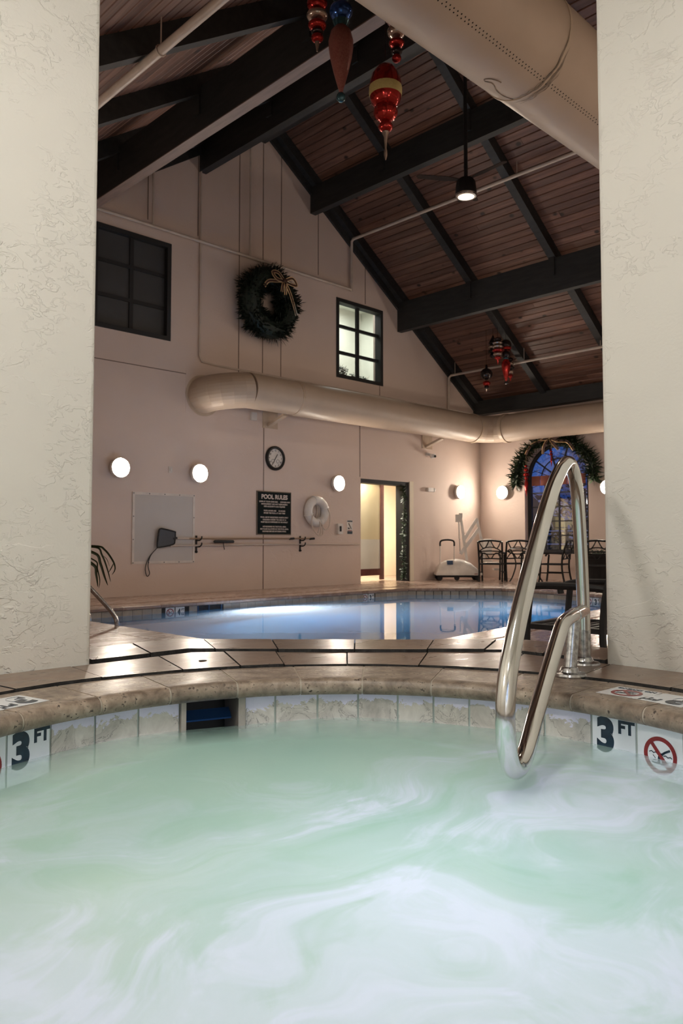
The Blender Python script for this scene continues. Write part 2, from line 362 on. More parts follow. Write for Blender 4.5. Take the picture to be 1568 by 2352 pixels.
def spawater():
    m, nt, b = nm('spa_water_foam')
    pos = N(nt, 'ShaderNodeNewGeometry').outputs['Position']
    # churning currents: coordinates warped by slow noise, streaks stretched along the flow
    wn = N(nt, 'ShaderNodeTexNoise'); wn.inputs['Scale'].default_value = 1.5; wn.inputs['Detail'].default_value = 2; nt.links.new(pos, wn.inputs['Vector'])
    sub = N(nt, 'ShaderNodeVectorMath', operation='SUBTRACT'); nt.links.new(wn.outputs['Color'], sub.inputs[0]); sub.inputs[1].default_value = (0.5, 0.5, 0.5)
    sc = N(nt, 'ShaderNodeVectorMath', operation='SCALE'); nt.links.new(sub.outputs[0], sc.inputs[0]); sc.inputs['Scale'].default_value = 1.3
    ad = N(nt, 'ShaderNodeVectorMath', operation='ADD'); nt.links.new(pos, ad.inputs[0]); nt.links.new(sc.outputs[0], ad.inputs[1])
    mp = N(nt, 'ShaderNodeMapping'); mp.inputs['Rotation'].default_value = (0, 0, R(30)); mp.inputs['Scale'].default_value = (1.0, 3.0, 1); nt.links.new(ad.outputs[0], mp.inputs[0])
    a = noise(nt, 1.5, 6, 0.58, 0.5, mp.outputs[0]); c = noise(nt, 3.4, 6, 0.6, 0.8, ad.outputs[0]); big = noise(nt, 1.15, 2, 0.5, 0.3, ad.outputs[0])
    fo = math_(nt, 'ADD', math_(nt, 'ADD', math_(nt, 'MULTIPLY', a, 0.42), math_(nt, 'MULTIPLY', c, 0.16)), math_(nt, 'MULTIPLY', big, 0.42))
    fil = ramp(nt, math_(nt, 'ABSOLUTE', math_(nt, 'SUBTRACT', noise(nt, 1.9, 5, 0.6, 0.7, mp.outputs[0]), 0.5)), [(0.0, 1.0), (0.09, 0.0)], 'EASE')
    sx = N(nt, 'ShaderNodeSeparateXYZ'); nt.links.new(pos, sx.inputs[0])
    dx = math_(nt, 'SUBTRACT', sx.outputs[0], SX); dy = math_(nt, 'SUBTRACT', sx.outputs[1], SY)
    r = math_(nt, 'SQRT', math_(nt, 'ADD', math_(nt, 'MULTIPLY', dx, dx), math_(nt, 'MULTIPLY', dy, dy)))
    # the jets sit on the near and right sides: less foam by the far wall
    al = math_(nt, 'ADD', math_(nt, 'MULTIPLY', sx.outputs[0], 0.45), math_(nt, 'MULTIPLY', sx.outputs[1], 0.80))
    calm = N(nt, 'ShaderNodeMapRange'); nt.links.new(al, calm.inputs[0])
    for i, v in ((1, 1.35), (2, 2.3), (3, 0.02), (4, -0.20)): calm.inputs[i].default_value = v
    fo = math_(nt, 'ADD', fo, calm.outputs[0])
    foam = ramp(nt, fo, [(0.38, 0.0), (0.46, 0.25), (0.53, 0.72), (0.61, 1.0)], 'EASE')
    foam = math_(nt, 'ADD', foam, math_(nt, 'MULTIPLY', math_(nt, 'MULTIPLY', fil, math_(nt, 'ADD', foam, 0.05)), 0.22), True)
    tint = ramp(nt, noise(nt, 1.1, 3), [(0.3, (0.40, 0.645, 0.55)), (0.55, (0.51, 0.71, 0.61)), (0.75, (0.59, 0.735, 0.62))])
    colr = mixc(nt, foam, tint, (0.80, 0.875, 1.0)); nt.links.new(colr, b.inputs['Base Color'])
    b.inputs['Roughness'].default_value = 0.42; b.inputs['Specular IOR Level'].default_value = 0.4
    b.inputs['Subsurface Weight'].default_value = 0.0
    bm_ = bump(nt, b, math_(nt, 'ADD', a, math_(nt, 'MULTIPLY', c, 0.5)), 0.12, 0.05)
    # clear water at the rim, cloudy with bubbles further in
    n = math_(nt, 'MULTIPLY', math_(nt, 'SUBTRACT', noise(nt, 3.5, 4), 0.5), 0.22)
    e = N(nt, 'ShaderNodeMapRange'); nt.links.new(math_(nt, 'ADD', r, n), e.inputs[0])
    for i, v in ((1, 0.80), (2, 1.07), (3, 1.0), (4, 0.30)): e.inputs[i].default_value = v
    al_ = math_(nt, 'MAXIMUM', e.outputs[0], foam)
    tr = N(nt, 'ShaderNodeBsdfTranslucent'); tp_ = N(nt, 'ShaderNodeBsdfTransparent'); x1 = N(nt, 'ShaderNodeMixShader'); x2 = N(nt, 'ShaderNodeMixShader')
    nt.links.new(colr, tr.inputs[0]); x1.inputs[0].default_value = 0.35
    nt.links.new(b.outputs[0], x1.inputs[1]); nt.links.new(tr.outputs[0], x1.inputs[2])
    nt.links.new(al_, x2.inputs[0]); nt.links.new(tp_.outputs[0], x2.inputs[1]); nt.links.new(x1.outputs[0], x2.inputs[2])
    nt.links.new(x2.outputs[0], nt.nodes['Material Output'].inputs[0])
    return m
M['swater'] = spawater()

# ================================================================= building shell
GY, EX = 11.42, 16.05            # gable wall plane, east wall plane
RX, RZ, SL = 9.05, 9.15, 0.684   # ridge, slope
def roofz(x): return RZ - SL * abs(x - RX)
def wallstrip(b, x0, x1, z0, z1, y0, y1, roof=False):
    if roof:
        xs = [x0] + ([RX] if x0 < RX < x1 else []) + [x1]
        poly = [(x0, z0), (x1, z0)] + [(x, roofz(x) + 0.05) for x in reversed(xs)]
    else: poly = [(x0, z0), (x1, z0), (x1, z1), (x0, z1)]
    b.prism(poly, 0, y1 - y0, Matrix(((1, 0, 0, 0), (0, 0, -1, y1), (0, 1, 0, 0), (0, 0, 0, 1))))
b = B(); y0, y1 = GY, GY + 0.28
wallstrip(b, 0.9, 5.66, -0.4, 0, y0, y1, True)
wallstrip(b, 5.66, 7.08, -0.4, 4.31, y0, y1); wallstrip(b, 5.66, 7.08, 6.0, 0, y0, y1, True)
wallstrip(b, 7.08, 11.03, -0.4, 0, y0, y1, True)
wallstrip(b, 11.03, 11.75, -0.4, 4.285, y0, y1); wallstrip(b, 11.03, 12.45, 5.96, 0, y0, y1, True)
wallstrip(b, 11.75, 12.45, 2.22, 4.285, y0, y1); wallstrip(b, 12.45, 13.33, 2.22, 0, y0, y1, True)
wallstrip(b, 13.33, EX + 0.25, -0.4, 0, y0, y1, True)
wg = struct(b.build('wall_gable', M['wall']), 'rose beige plastered gable wall with windows and doorway')
for x, z0, z1 in [(8.53, 3.95, 8.7), (9.09, 3.95, 9.0), (9.54, 3.95, 8.75), (10.52, 6.3, 8.1), (11.9, 6.0, 7.1), (12.35, 3.95, 4.28), (9.13, 0.0, 3.3), (11.73, 2.25, 3.4), (7.62, 6.3, 8.1), (6.62, 6.3, 7.4)]:
    B().box(x - 0.009, x + 0.009, GY - 0.004, GY, z0, z1).build('panel_joint', M['joint'], wg)
B().box(0.9, 7.42, GY - 0.004, GY, 3.79, 3.805).build('panel_joint', M['joint'], wg)
# east wall with arched window opening
AY, AR, AZ, AS = 9.32, 0.82, 2.36, 0.60
b = B()
def ewall(ya, yb, za, zb): b.box(EX, EX + 0.3, ya, yb, za, zb)
ewall(-6.2, AY - AR, -0.4, 4.45); ewall(AY + AR, GY, -0.4, 4.45); ewall(AY - AR, AY + AR, -0.4, AS)
n = 20
for i in range(n):
    a0, a1 = pi * i / n, pi * (i + 1) / n
    P = [(AY + AR * cos(a0), AZ + AR * sin(a0)), (AY + AR * cos(a1), AZ + AR * sin(a1))]
    vs = [(x, p[0], z) for x in (EX, EX + 0.3) for p in P for z in (p[1], 4.45)]
    b.add(vs, [(0, 1, 3, 2), (4, 6, 7, 5), (0, 2, 6, 4), (1, 5, 7, 3)])
we = struct(b.build('wall_east', M['wall']), 'rose beige plastered side wall with arched window')
struct(B().box(0.7, 0.9, 3.15, GY, -0.4, 3.75).build('wall_west', M['wall']))
b = B(); wallstrip(b, 2.83, EX + 0.25, -0.4, 0, -6.3, -6.1, True); struct(b.build('wall_south', M['wall']))
# walls of the spa alcove (stucco), opening cut at the corner
def rounded_wall(name, x0, x1, y0, y1, z0, z1, label):
    me = B().box(x0, x1, y0, y1, z0, z1).build(name, M['stucco'])
    bv = me.modifiers.new('soft_edges', 'BEVEL'); bv.width = 0.018; bv.segments = 3
    return struct(me, label)
rounded_wall('wall_alcove_north', -1.2, 1.405, 2.80, 3.15, 0.0, 3.95, 'ivory stucco pillar wall beside the pool view, textured skip trowel')
rounded_wall('wall_alcove_east', 2.83, 3.18, -6.2, 1.437, 0.0, 5.1, 'ivory stucco pillar wall behind the steel handrail')
b = B().prism([(-1.2, -1.2), (2.83, -1.2), (2.83, 1.437), (1.405, 2.80), (-1.2, 2.80)], 3.40, 3.50)
struct(b.build('ceiling_alcove', M['stucco']))
b = B().prism([(1.30, 2.80), (2.83, 1.33), (2.98, 1.437), (1.405, 2.95)], 3.40, 3.9); struct(b.build('trim_1', M['stucco']))
b = B().box(-1.3, -1.0, -1.2, 2.8, 0.3, 3.40); struct(b.build('wall_alcove_west', M['stucco']))
b = B().box(-1.0, 2.83, -1.3, -1.0, 0.3, 1.3).box(-1.0, 2.83, -1.3, -1.0, 2.7, 3.40).box(-1.0, -0.95, -1.3, -1.0, 1.3, 2.7).box(0.35, 2.83, -1.3, -1.0, 1.3, 2.7)
struct(b.build('wall_alcove_south', M['stucco']))
wa = struct(B().box(-0.95, 0.35, -1.2, -1.17, 1.3, 1.36).box(-0.95, 0.35, -1.2, -1.17, 2.64, 2.7).box(-0.95, -0.89, -1.2, -1.17, 1.36, 2.64).box(0.29, 0.35, -1.2, -1.17, 1.36, 2.64).build('window_added', M['black']))  # unseen window frame, added to go with the cool fill light
B().box(-0.89, 0.29, -1.19, -1.184, 1.36, 2.64).build('pane', M['glass'], wa)

# ---------------------------------------------------------------- ceiling: planks, rafters, purlins
ceil = struct(B().prism([(0.9, roofz(0.9) + 0.06), (RX, RZ + 0.06), (EX + 0.3, roofz(EX + 0.3) + 0.06), (EX + 0.3, roofz(EX + 0.3) + 0.14), (RX, RZ + 0.14), (0.9, roofz(0.9) + 0.14)], 0, 17.8,
      Matrix(((1, 0, 0, 0), (0, 0, -1, 11.6), (0, 1, 0, 0), (0, 0, 0, 1)))).build('ceiling', M['beam']), 'knotty pine plank ceiling under a pitched roof')
PW = 0.140; th = math.atan(SL)
pl = B(); hw = PW / 2 - 0.002
sec = [(-hw, 0.012), (-hw + 0.011, 0.0), (hw - 0.011, 0.0), (hw, 0.012), (hw, 0.03), (-hw, 0.03)]
pl.add([(x, y, z) for y in (0, 1) for x, z in sec], [tuple(range(6)), tuple(range(11, 5, -1))] + [(i, i + 6, (i + 1) % 6 + 6, (i + 1) % 6) for i in range(6)])
plank_me = pl.mesh('plank', M['plank'])
def plank(side, d, y0, y1):
    o = bpy.data.objects.new('plank', plank_me); x = RX + side * d * cos(th)
    o.location = (x, y0, RZ - d * sin(th)); o.rotation_euler = (0, side * th, 0); o.scale = (1, y1 - y0, 1)
    put(o, ceil)
for side, L in ((1, 7.05 / cos(th)), (-1, 8.1 / cos(th))):
    k = 0; d = 0.08
    while d < L:
        cut = random.uniform(3.0, 10.0)
        plank(side, d, -6.1, cut - 0.002); plank(side, d, cut + 0.002, GY)
        d += PW
RY = [11.33, 9.45, 7.52, 5.60, 3.67, 1.74, -0.2, -2.1, -4.0]
for y in RY:
    for side, xe in ((1, 15.95), (-1, 1.0)):
        a = Vector((RX, y, RZ - 0.11)); e = Vector((xe, y, roofz(xe) - 0.11))
        B().beam(a, e, 0.15, 0.22).build('rafter', M['beam'], ceil)
PUR = [(5.0, 5.69), (7.64, 7.47), (10.30, 7.51), (12.94, 5.59)]
for x, zb in PUR:
    top = roofz(x + 0.07) - 0.20
    p = B().box(x, x + 0.14, -6.1, GY, zb, top).build('purlin', M['beam'], ceil)
    if x < 6: B().box(x - 0.002, x + 0.142, -6.1, GY, zb - 0.012, zb).build('lit_underside', M['beamlit'], p)  # lighter strip paints lamp light onto the underside of this purlin
    for y in RY[1:7]:
        B().box(x - 0.025, x + 0.165, y - 0.06, y + 0.06, top - 0.34, top + 0.06).build('block', M['beam'], p)
B().box(RX - 0.08, RX + 0.08, -6.1, GY, RZ - 0.62, RZ - 0.05).build('ridge_beam', M['beam'], ceil)
B().box(15.78, 16.04, -6.1, GY, 4.02, 4.36).build('eave_beam', M['beam'], ceil)
for side, xe in ((1, 15.95), (-1, 1.0)):   # rake boards against the gable
    B().beam((RX, GY - 0.03, RZ - 0.2), (xe, GY - 0.03, roofz(xe) - 0.2), 0.05, 0.36).build('rake_board', M['beam'], ceil)

# ---------------------------------------------------------------- pool deck, pool
PT = [(4.05, 4.21), (4.05, 9.62), (11.17, 9.62), (12.40, 8.35), (11.95, 5.20)]   # water edge, clockwise from near corner
def inset(P, d):
    out = []; n = len(P)
    for i in range(n):
        p0, p1, p2 = Vector(P[i - 1]), Vector(P[i]), Vector(P[(i + 1) % n])
        e1 = (p1 - p0).normalized(); e2 = (p2 - p1).normalized()
        n1 = Vector((-e1.y, e1.x)); n2 = Vector((-e2.y, e2.x)); k = (n1 + n2).normalized()
        out.append(tuple(p1 + k * (d / max(0.2, k.dot(n1)))))
    return out
OUT = inset(PT, 0.32); OV = inset(PT, -0.03); WALLP = PT
bnd = [(0.9, 3.15), (0.9, 11.70), (EX, 11.70), (EX, -6.1), (3.18, -6.1)]
# deck slab around the coping ring: quads from OUT ring to the room boundary
b = B()
ring = OUT; outer = [(0.9, 3.15), (0.9, 11.72), (13.4, 11.72), (EX, 8.6), (EX, -6.1)]
vs = [(x, y, 0) for x, y in ring] + [(x, y, 0) for x, y in outer] + [(EX, 11.72, 0), (3.18, -6.1, 0), (3.18, 1.44, 0), (1.4, 3.15, 0)]
fs = [(0, 1, 6, 5), (1, 2, 7, 6), (2, 3, 8, 10, 7), (3, 4, 9, 8), (4, 0, 5, 13, 12, 11, 9)]
b.add(vs, fs); b.add([(x, y, z - 0.3) for x, y, z in vs], [f[::-1] for f in fs])
floor = struct(b.build('floor', M['deck']), 'glossy brown stone pool deck')
def paver(x0, x1, y0, y1, z, parent, name='paving_tile', mat='deck', g=0.004):
    B().box(x0 + g, x1 - g, y0 + g, y1 - g, z, z + 0.006 + random.uniform(0, 0.0015)).build(name, M[mat], parent)
for i in range(3):
    for j in range(9): paver(1.95 + i * 0.6, 1.95 + (i + 1) * 0.6 - (0.02 if i == 2 else 0), 4.6 + j * 0.6, 5.2 + j * 0.6, 0.0, floor)
for i in range(10):
    for j in range(3): paver(3.75 + i * 0.6, 4.35 + i * 0.6, 2.05 + j * 0.6, 2.65 + j * 0.6, 0.0, floor)
for i in range(14):
    for j in range(2): paver(4.2 + i * 0.6, 4.8 + i * 0.6, 10.1 + j * 0.62, 10.72 + j * 0.62, 0.0, floor)
cop = struct(B().prism(OUT, -0.35, -0.048).build('floor_pool_edge', M['mortar']))
# cut the basin out of that base by rebuilding it as a ring
me = cop.data; bm = bmesh.new()
ov = [(x, y) for x, y in PT]
o0 = cop.location
rv = [[bm.verts.new((x - o0.x, y - o0.y, z - o0.z)) for x, y in Q] for Q, z in ((OUT, -0.048), (ov, -0.048), (ov, -1.4), (OUT, -0.35))]
for a in range(3):
    for i in range(5): bm.faces.new((rv[a][i], rv[a][(i + 1) % 5], rv[a + 1][(i + 1) % 5], rv[a + 1][i]))
bm.to_mesh(me); bm.free()
for i in range(5):
    a, c = Vector(OV[i]), Vector(OV[(i + 1) % 5]); ao, co = Vector(OUT[i]), Vector(OUT[(i + 1) % 5])
    L = (c - a).length; k = max(2, round(L / 0.61))
    for j in range(k):
        t0, t1 = j / k + 0.003 / L, (j + 1) / k - 0.003 / L
        q = [a.lerp(c, t0), a.lerp(c, t1), ao.lerp(co, t1), ao.lerp(co, t0)]
        n_in = (q[0] - q[3]).normalized() * 0.012
        v = [(q[3].x, q[3].y, -0.048), (q[2].x, q[2].y, -0.048), (q[1].x - n_in.x, q[1].y - n_in.y, -0.048), (q[0].x - n_in.x, q[0].y - n_in.y, -0.048),
             (q[3].x, q[3].y, 0.008), (q[2].x, q[2].y, 0.008), (q[1].x - n_in.x, q[1].y - n_in.y, 0.008), (q[0].x - n_in.x, q[0].y - n_in.y, 0.008),
             (q[1].x, q[1].y, -0.036), (q[0].x, q[0].y, -0.036), (q[1].x, q[1].y, -0.006), (q[0].x, q[0].y, -0.006)]
        B().add(v, [(4, 5, 6, 7), (7, 6, 10, 11), (11, 10, 8, 9), (9, 8, 2, 3), (3, 2, 1, 0), (0, 1, 5, 4), (1, 2, 8, 10, 6, 5), (0, 4, 7, 11, 9, 3)]).build('coping_stone', M['deck'], cop)
# pool basin and wall tiles
b = B(); v = [(x, y, z) for z in (-0.24, -1.35) for x, y in inset(PT, 0.004)]
b.add(v, [(i, (i + 1) % 5, 5 + (i + 1) % 5, 5 + i) for i in range(5)] + [(9, 8, 7, 6, 5)])
basin = struct(b.build('wall_pool', M['basin']), 'blue plastered swimming pool basin')
tile_me = B().box(-0.073, 0.073, -0.012, 0.0, -0.152, 0).mesh('wall_tile', M['pooltile'])
def pool_tiles(i, t_from, t_to, skip=()):
    a, c = Vector(PT[i]), Vector(PT[(i + 1) % 5]); L = (c - a).length; e = (c - a).normalized()
    k = int(L / 0.15)
    for j in range(k):
        s = (j + 0.5) * L / k
        if s < t_from or s > t_to or any(q0 < s < q1 for q0, q1 in skip): continue
        p = a + e * s; o = bpy.data.objects.new('wall_tile', tile_me); o.location = (p.x, p.y, -0.05); o.rotation_euler = (0, 0, atan2(e.y, e.x))
        put(o, basin)
pool_tiles(0, 1.0, 99)
pool_tiles(1, 0, 99, skip=[(1.88, 2.24), (2.41, 2.86), (5.87, 6.22)])
pool_tiles(2, 0, 99); pool_tiles(3, 0, 3.0, skip=[(1.82, 2.18)])
def no_dive(Mx, r, parent, tag_text=False):
    ringb = B(); k = 40
    for rr0, rr1 in ((r * 0.78, r),):
        vs = [(rad * cos(2 * pi * i / k), rad * sin(2 * pi * i / k), z) for z in (0.0002, 0.0012) for rad in (rr0, rr1) for i in range(k)]
        vs = [Mx @ Vector(v) for v in vs]
        fs = []
        for i in range(k):
            j = (i + 1) % k
            fs += [(2 * k + i, 3 * k + i, 3 * k + j, 2 * k + j), (k + i, k + j, 3 * k + j, 3 * k + i), (i, 2 * k + i, 2 * k + j, j)]
        ringb.add(vs, fs)
    ringb.box(-r * 0.10, r * 0.10, -r * 0.86, r * 0.86, 0.0002, 0.0014, Mx @ Matrix.Rotation(R(40), 4, 'Z'))
    rb = ringb.build('prohibition_sign', M['redp'], parent)
    d = B()
    def stroke(pts, wd):
        for p, q in zip(pts, pts[1:]):
            p, q = Vector((*p, 0)), Vector((*q, 0)); e = (q - p); L = e.length; e.normalize()
            d.box(-wd / 2, wd / 2, -wd * 0.3, L + wd * 0.3, 0.0002, 0.0009, Mx @ frame(p, (e.y, -e.x, 0), e))
    u = r
    stroke([(-.66 * u, .10 * u), (-.52 * u, .16 * u), (-.40 * u, .08 * u), (-.28 * u, .14 * u), (-.14 * u, .06 * u)], .045 * u)
    stroke([(.20 * u, .02 * u), (.34 * u, .05 * u), (.46 * u, -.02 * u), (.60 * u, .03 * u), (.70 * u, -.02 * u)], .045 * u)
    stroke([(.56 * u, .36 * u), (.30 * u, .22 * u), (.08 * u, .06 * u)], .11 * u)      # legs
    stroke([(.08 * u, .06 * u), (-.06 * u, -.10 * u), (-.08 * u, -.24 * u)], .15 * u)   # trunk
    stroke([(-.04 * u, -.16 * u), (.10 * u, -.18 * u), (.14 * u, -.40 * u)], .05 * u)    # arm
    stroke([(-.50 * u, -.42 * u), (-.05 * u, -.44 * u), (.40 * u, -.46 * u)], .05 * u)
    stroke([(-.44 * u, -.04 * u), (-.28 * u, -.20 * u)], .03 * u); stroke([(-.44 * u, -.30 * u), (-.26 * u, -.30 * u)], .03 * u)
    stroke([(-.13 * u, -.36 * u), (-.05 * u, -.36 * u)], .14 * u)                      # head
    d.build('diver_pictogram', M['navy'], parent)
def pool_marker(p, e, kind, parent):
    p = Vector((p[0], p[1], -0.05)); e = Vector((e[0], e[1], 0)).normalized()
    ex = -e; nrm = Vector((-ex.y, ex.x, 0))
    Mx = frame(p - Vector((0, 0, 0.075)), e, (0, 0, 1))
    t = B().box(-0.074, 0.074, -0.075, 0.075, -0.012, 0.004, Mx).build('marker_tile', M['white'], parent)
    F2 = Mx @ Matrix.Translation((0, 0, 0.004))
    if kind == 'nd': no_dive(F2, 0.062, t)
    else:
        text('numeral', kind, 0.13, M['navy'], F2 @ Matrix.Translation((-0.02, -0.004, 0)), t, bold=0.006, xs=0.85)
        text('feet_lettering', 'FT', 0.045, M['navy'], F2 @ Matrix.Translation((0.045, 0.035, 0)), t, bold=0.0015)
for xs, kind in ((6.01, 'nd'), (6.175, '4'), (10.0, 'nd'), (10.165, '3')): pool_marker((xs, 9.62), (1, 0), kind, basin)
e3 = (Vector(PT[4]) - Vector(PT[3])).normalized()
for s, kind in ((1.92, 'nd'), (2.08, '3')): pool_marker(Vector(PT[3]) + e3 * s, e3, kind, basin)
sk = B().box(6.46, 6.90, 9.60, 9.62, -0.30, -0.20).box(6.46, 6.48, 9.6, 9.9, -0.3, -0.05).box(6.88, 6.90, 9.6, 9.9, -0.3, -0.05).box(6.66, 6.68, 9.61, 9.64, -0.3, -0.05).build('skimmer_frame', M['bluecap'], basin)
B().box(6.48, 6.88, 9.625, 9.63, -0.3, -0.05).build('skimmer_opening', M['hole'], sk)
b = B(); b.add([(x, y, -0.12) for x, y in inset(PT, 0.002)], [(4, 3, 2, 1, 0)])
pw = b.build('pool_water', M['pwater']); pw['kind'] = 'stuff'; pw['label'] = 'still blue swimming pool water mirroring the wall'; pw['category'] = 'water'
lens = B().lathe([(0.11, 0), (0.11, 0.02), (0.0, 0.03)], 20, Matrix.Translation((7.45, 9.60, -0.55)) @ Matrix.Rotation(R(90), 4, 'X')).build('pool_light_lens', M['whitep'], basin)

# ---------------------------------------------------------------- spa: deck, coping, tiles, water
def octr(a, ap): return ap / cos(R(((a + 22.5) % 45) - 22.5))
def P2(a, r): return (SX + r * cos(R(a)), SY + r * sin(R(a)))
def ring_piece(a0, a1, rin, rout, z0, z1, corner=22.5, step=6):
    A = [a0 + (a1 - a0) * i / max(1, round((a1 - a0) / step)) for i in range(max(1, round((a1 - a0) / step)) + 1)]
    for k in range(-4, 8):
        c = 22.5 + 45 * k
        if a0 + 0.3 < c < a1 - 0.3: A.append(c)
    A = sorted(set(round(a, 4) for a in A))
    inn = [P2(a, rin(a)) for a in A]; out = [P2(a, rout(a)) for a in A]
    n = len(A); v = [(x, y, z) for z in (z0, z1) for x, y in inn + out]; f = []
    for i in range(n - 1):
        f += [(2 * n + i, 2 * n + i + 1, 3 * n + i + 1, 3 * n + i)[::-1], (i, i + 1, n + i + 1, n + i), (i, 2 * n + i, 2 * n + i + 1, i + 1), (n + i, n + i + 1, 3 * n + i + 1, 3 * n + i)]
    f += [(0, n, 3 * n, 2 * n), (n - 1, 2 * n - 1, 4 * n - 1, 3 * n - 1)[::-1]]
    return B().add(v, f)
def edged(o, lift=0.0):
    me = o.data; me.materials.append(M['mortar'])
    for pg in me.polygons:
        if abs(pg.normal.z) < 0.5: pg.material_index = 1
    return o
def boxr(a):   # distance from spa centre to the alcove boundary
    c, s = cos(R(a)), sin(R(a)); t = []
    if c > 1e-6: t.append((2.83 - SX) / c)
    if c < -1e-6: t.append((-1.0 - SX) / c)
    if s > 1e-6: t.append((2.80 - SY) / s)
    if s < -1e-6: t.append((-1.0 - SY) / s)
    return min(t)
def slab_r(a): return octr(a, 1.995) if 6 < a < 84 else boxr(a)
fs_ = struct(ring_piece(-120, 240, lambda a: 1.31 if 65 < a < 76 else 1.085, slab_r, 0.0, SZ - 0.005, step=2).build('floor_spa', M['mortar']), 'raised travertine deck around the spa')
# coping stones with a rounded nose
def coping_piece(a0, a1, g=0.16, sh=0.0, mat='coping', name='coping_stone'):
    A = [a0 + g + (a1 - a0 - 2 * g) * i / 6 for i in range(7)]
    prof = [(1.305, SZ - sh), (1.075, SZ - sh)] + [(1.047 + (0.028 - sh) * cos(t), SZ - 0.028 + (0.028 - sh) * sin(t)) for t in [R(x) for x in (100, 120, 140, 160, 180, 200, 220, 240, 260)]] + [(1.06, SZ - 0.056 + sh), (1.305, SZ - 0.056 + sh)]
    m = len(prof); v = []
    for a in A:
        for r, z in prof: x, y = P2(a, r); v.append((x, y, z))
    f = []
    for i in range(6):
        for k in range(m): f.append((i * m + k, i * m + (k + 1) % m, (i + 1) * m + (k + 1) % m, (i + 1) * m + k))
    f += [tuple(range(m)), tuple(6 * m + k for k in range(m))[::-1]]
    return B().add(v, f).build(name, M[mat], fs_, smooth=True)
CJ = [-115, -101, -88, -75, -62, -49, -36, -23, -10.1, 3.2, 16.5, 29.4, 42.6, 54.4, 66.5, 79.2, 92.2, 106.6, 120, 134, 148, 162, 176, 190, 204, 218, 232, 245]
for a0, a1 in zip(CJ, CJ[1:]): coping_piece(a0, a1)
for a in CJ: coping_piece(a - 0.3, a + 0.3, 0.0, 0.002, 'grout', 'grout_joint')
J2 = [-112, -96, -80, -66, -50, -34, -19, -5.5, 8, 20.6, 33.6, 45.4, 55.8, 63, 72.3, 85, 98, 112, 128, 144, 160, 176, 192, 208, 224, 248]
for a0, a1 in zip(J2, J2[1:]):
    t = ring_piece(a0 + 0.12, a1 - 0.12, lambda a: 1.325 + 0.004 * sin(a * 0.7), lambda a: min(octr(a, 1.634), boxr(a) - 0.012), SZ - 0.03, SZ + 0.006 + random.uniform(-0.002, 0.002)).build('paving_tile', M['pave'], fs_); edged(t)
    if a0 == 63: B().lathe([(0.016, 0), (0.016, 0.0006)], 14, Matrix.Translation((*P2(67.6, 1.49), SZ + 0.0085))).build('finger_hole', M['hole'], t)
J3 = [9.2, 18, 26.0, 33.8, 44.3, 55.4, 64.0, 73, 81.4]
for a0, a1 in zip(J3, J3[1:]):
    edged(ring_piece(a0 + 0.1, a1 - 0.1, lambda a: octr(a, 1.672), lambda a: octr(a, 2.0), SZ - 0.03, SZ + 0.013 + random.uniform(-0.002, 0.002)).build('paving_tile', M['pave'], fs_))
for a0, a1 in ((84, 132), (132, 180), (180, 225), (225, 250), (-110, -80), (-80, -40), (-40, 6)):
    if a0 >= 112 or a1 <= -40 or True:
        rp = ring_piece(a0 + 0.2, a1 - 0.2, lambda a: min(octr(a, 1.655), boxr(a) - 0.011), lambda a: boxr(a) - 0.004, SZ - 0.03, SZ, step=2)
        rp.build('paving_slab', M['pave'], fs_)
# tiled spa wall
sw = struct(ring_piece(76.5 - 360, 64.6, lambda a: 1.078, lambda a: 1.12, -0.55, SZ - 0.05, step=3).build('wall_spa', M['spab']), 'tiled inner wall of the spa')
TJ = [107.29, 99.65, 91.79, 84.05, 76.53, None, 64.56, 58.9, 51.01, 43.44, 36.05, 29.41, 22.82, 15.81, 9.12, 0.81, -7.05, -15.19]
def wall_tile(a1, a0, mat, name, z0=0.12):
    am = (a0 + a1) / 2; hw = SR * math.tan(R((a1 - a0) / 2)) - 0.0035
    ex = (-sin(R(am)), cos(R(am)), 0); nx, ny = cos(R(am)), sin(R(am))
    Mx = frame((SX + nx * SR, SY + ny * SR, (0.371 + z0) / 2), (sin(R(am)), -cos(R(am)), 0), (0, 0, 1))   # local x to the right as seen from inside, z towards centre
    h = (0.371 - z0) / 2
    return B().box(-hw, hw, -h, h, -0.012, 0.0, Mx).build(name, mat, sw), Mx, hw, h
def spa_three(t, Mx, h):
    F2 = Mx
    text('numeral', '3', 0.132, M['navy'], F2 @ Matrix.Translation((-0.026, h - 0.066, 0.0003)), t, bold=0.0070, xs=0.92)
    text('feet_lettering', 'FT', 0.052, M['navy'], F2 @ Matrix.Translation((0.041, h - 0.032, 0.0003)), t, bold=0.0022, xs=0.95)
seq = list(zip(TJ, TJ[1:]))
for a1, a0 in seq:
    if a1 is None or a0 is None: continue
    if (a1, a0) == (107.29, 99.65) or (a1, a0) == (0.81, -7.05):
        t, Mx, hw, h = wall_tile(a1, a0, M['white'], 'marker_tile', 0.219); spa_three(t, Mx, h)
    elif (a1, a0) == (-7.05, -15.19):
        t, Mx, hw, h = wall_tile(a1, a0, M['white'], 'marker_tile', 0.219); no_dive(Mx @ Matrix.Translation((0.002, -0.010, 0.0003)), 0.053, t)
    else: wall_tile(a1, a0, M['spatile'], 'wall_tile')
for k in range(30):
    a1 = -15.19 - 7.7 * k
    if a1 - 7.7 < -245: break
    t, Mx, hw, h = wall_tile(a1, a1 - 7.7, M['white'] if k == 29 else M['spatile'], 'wall_tile')
t, Mx, hw, h = wall_tile(114.95, 107.29, M['white'], 'marker_tile', 0.219); no_dive(Mx @ Matrix.Translation((0.002, -0.010, 0.0003)), 0.053, t)
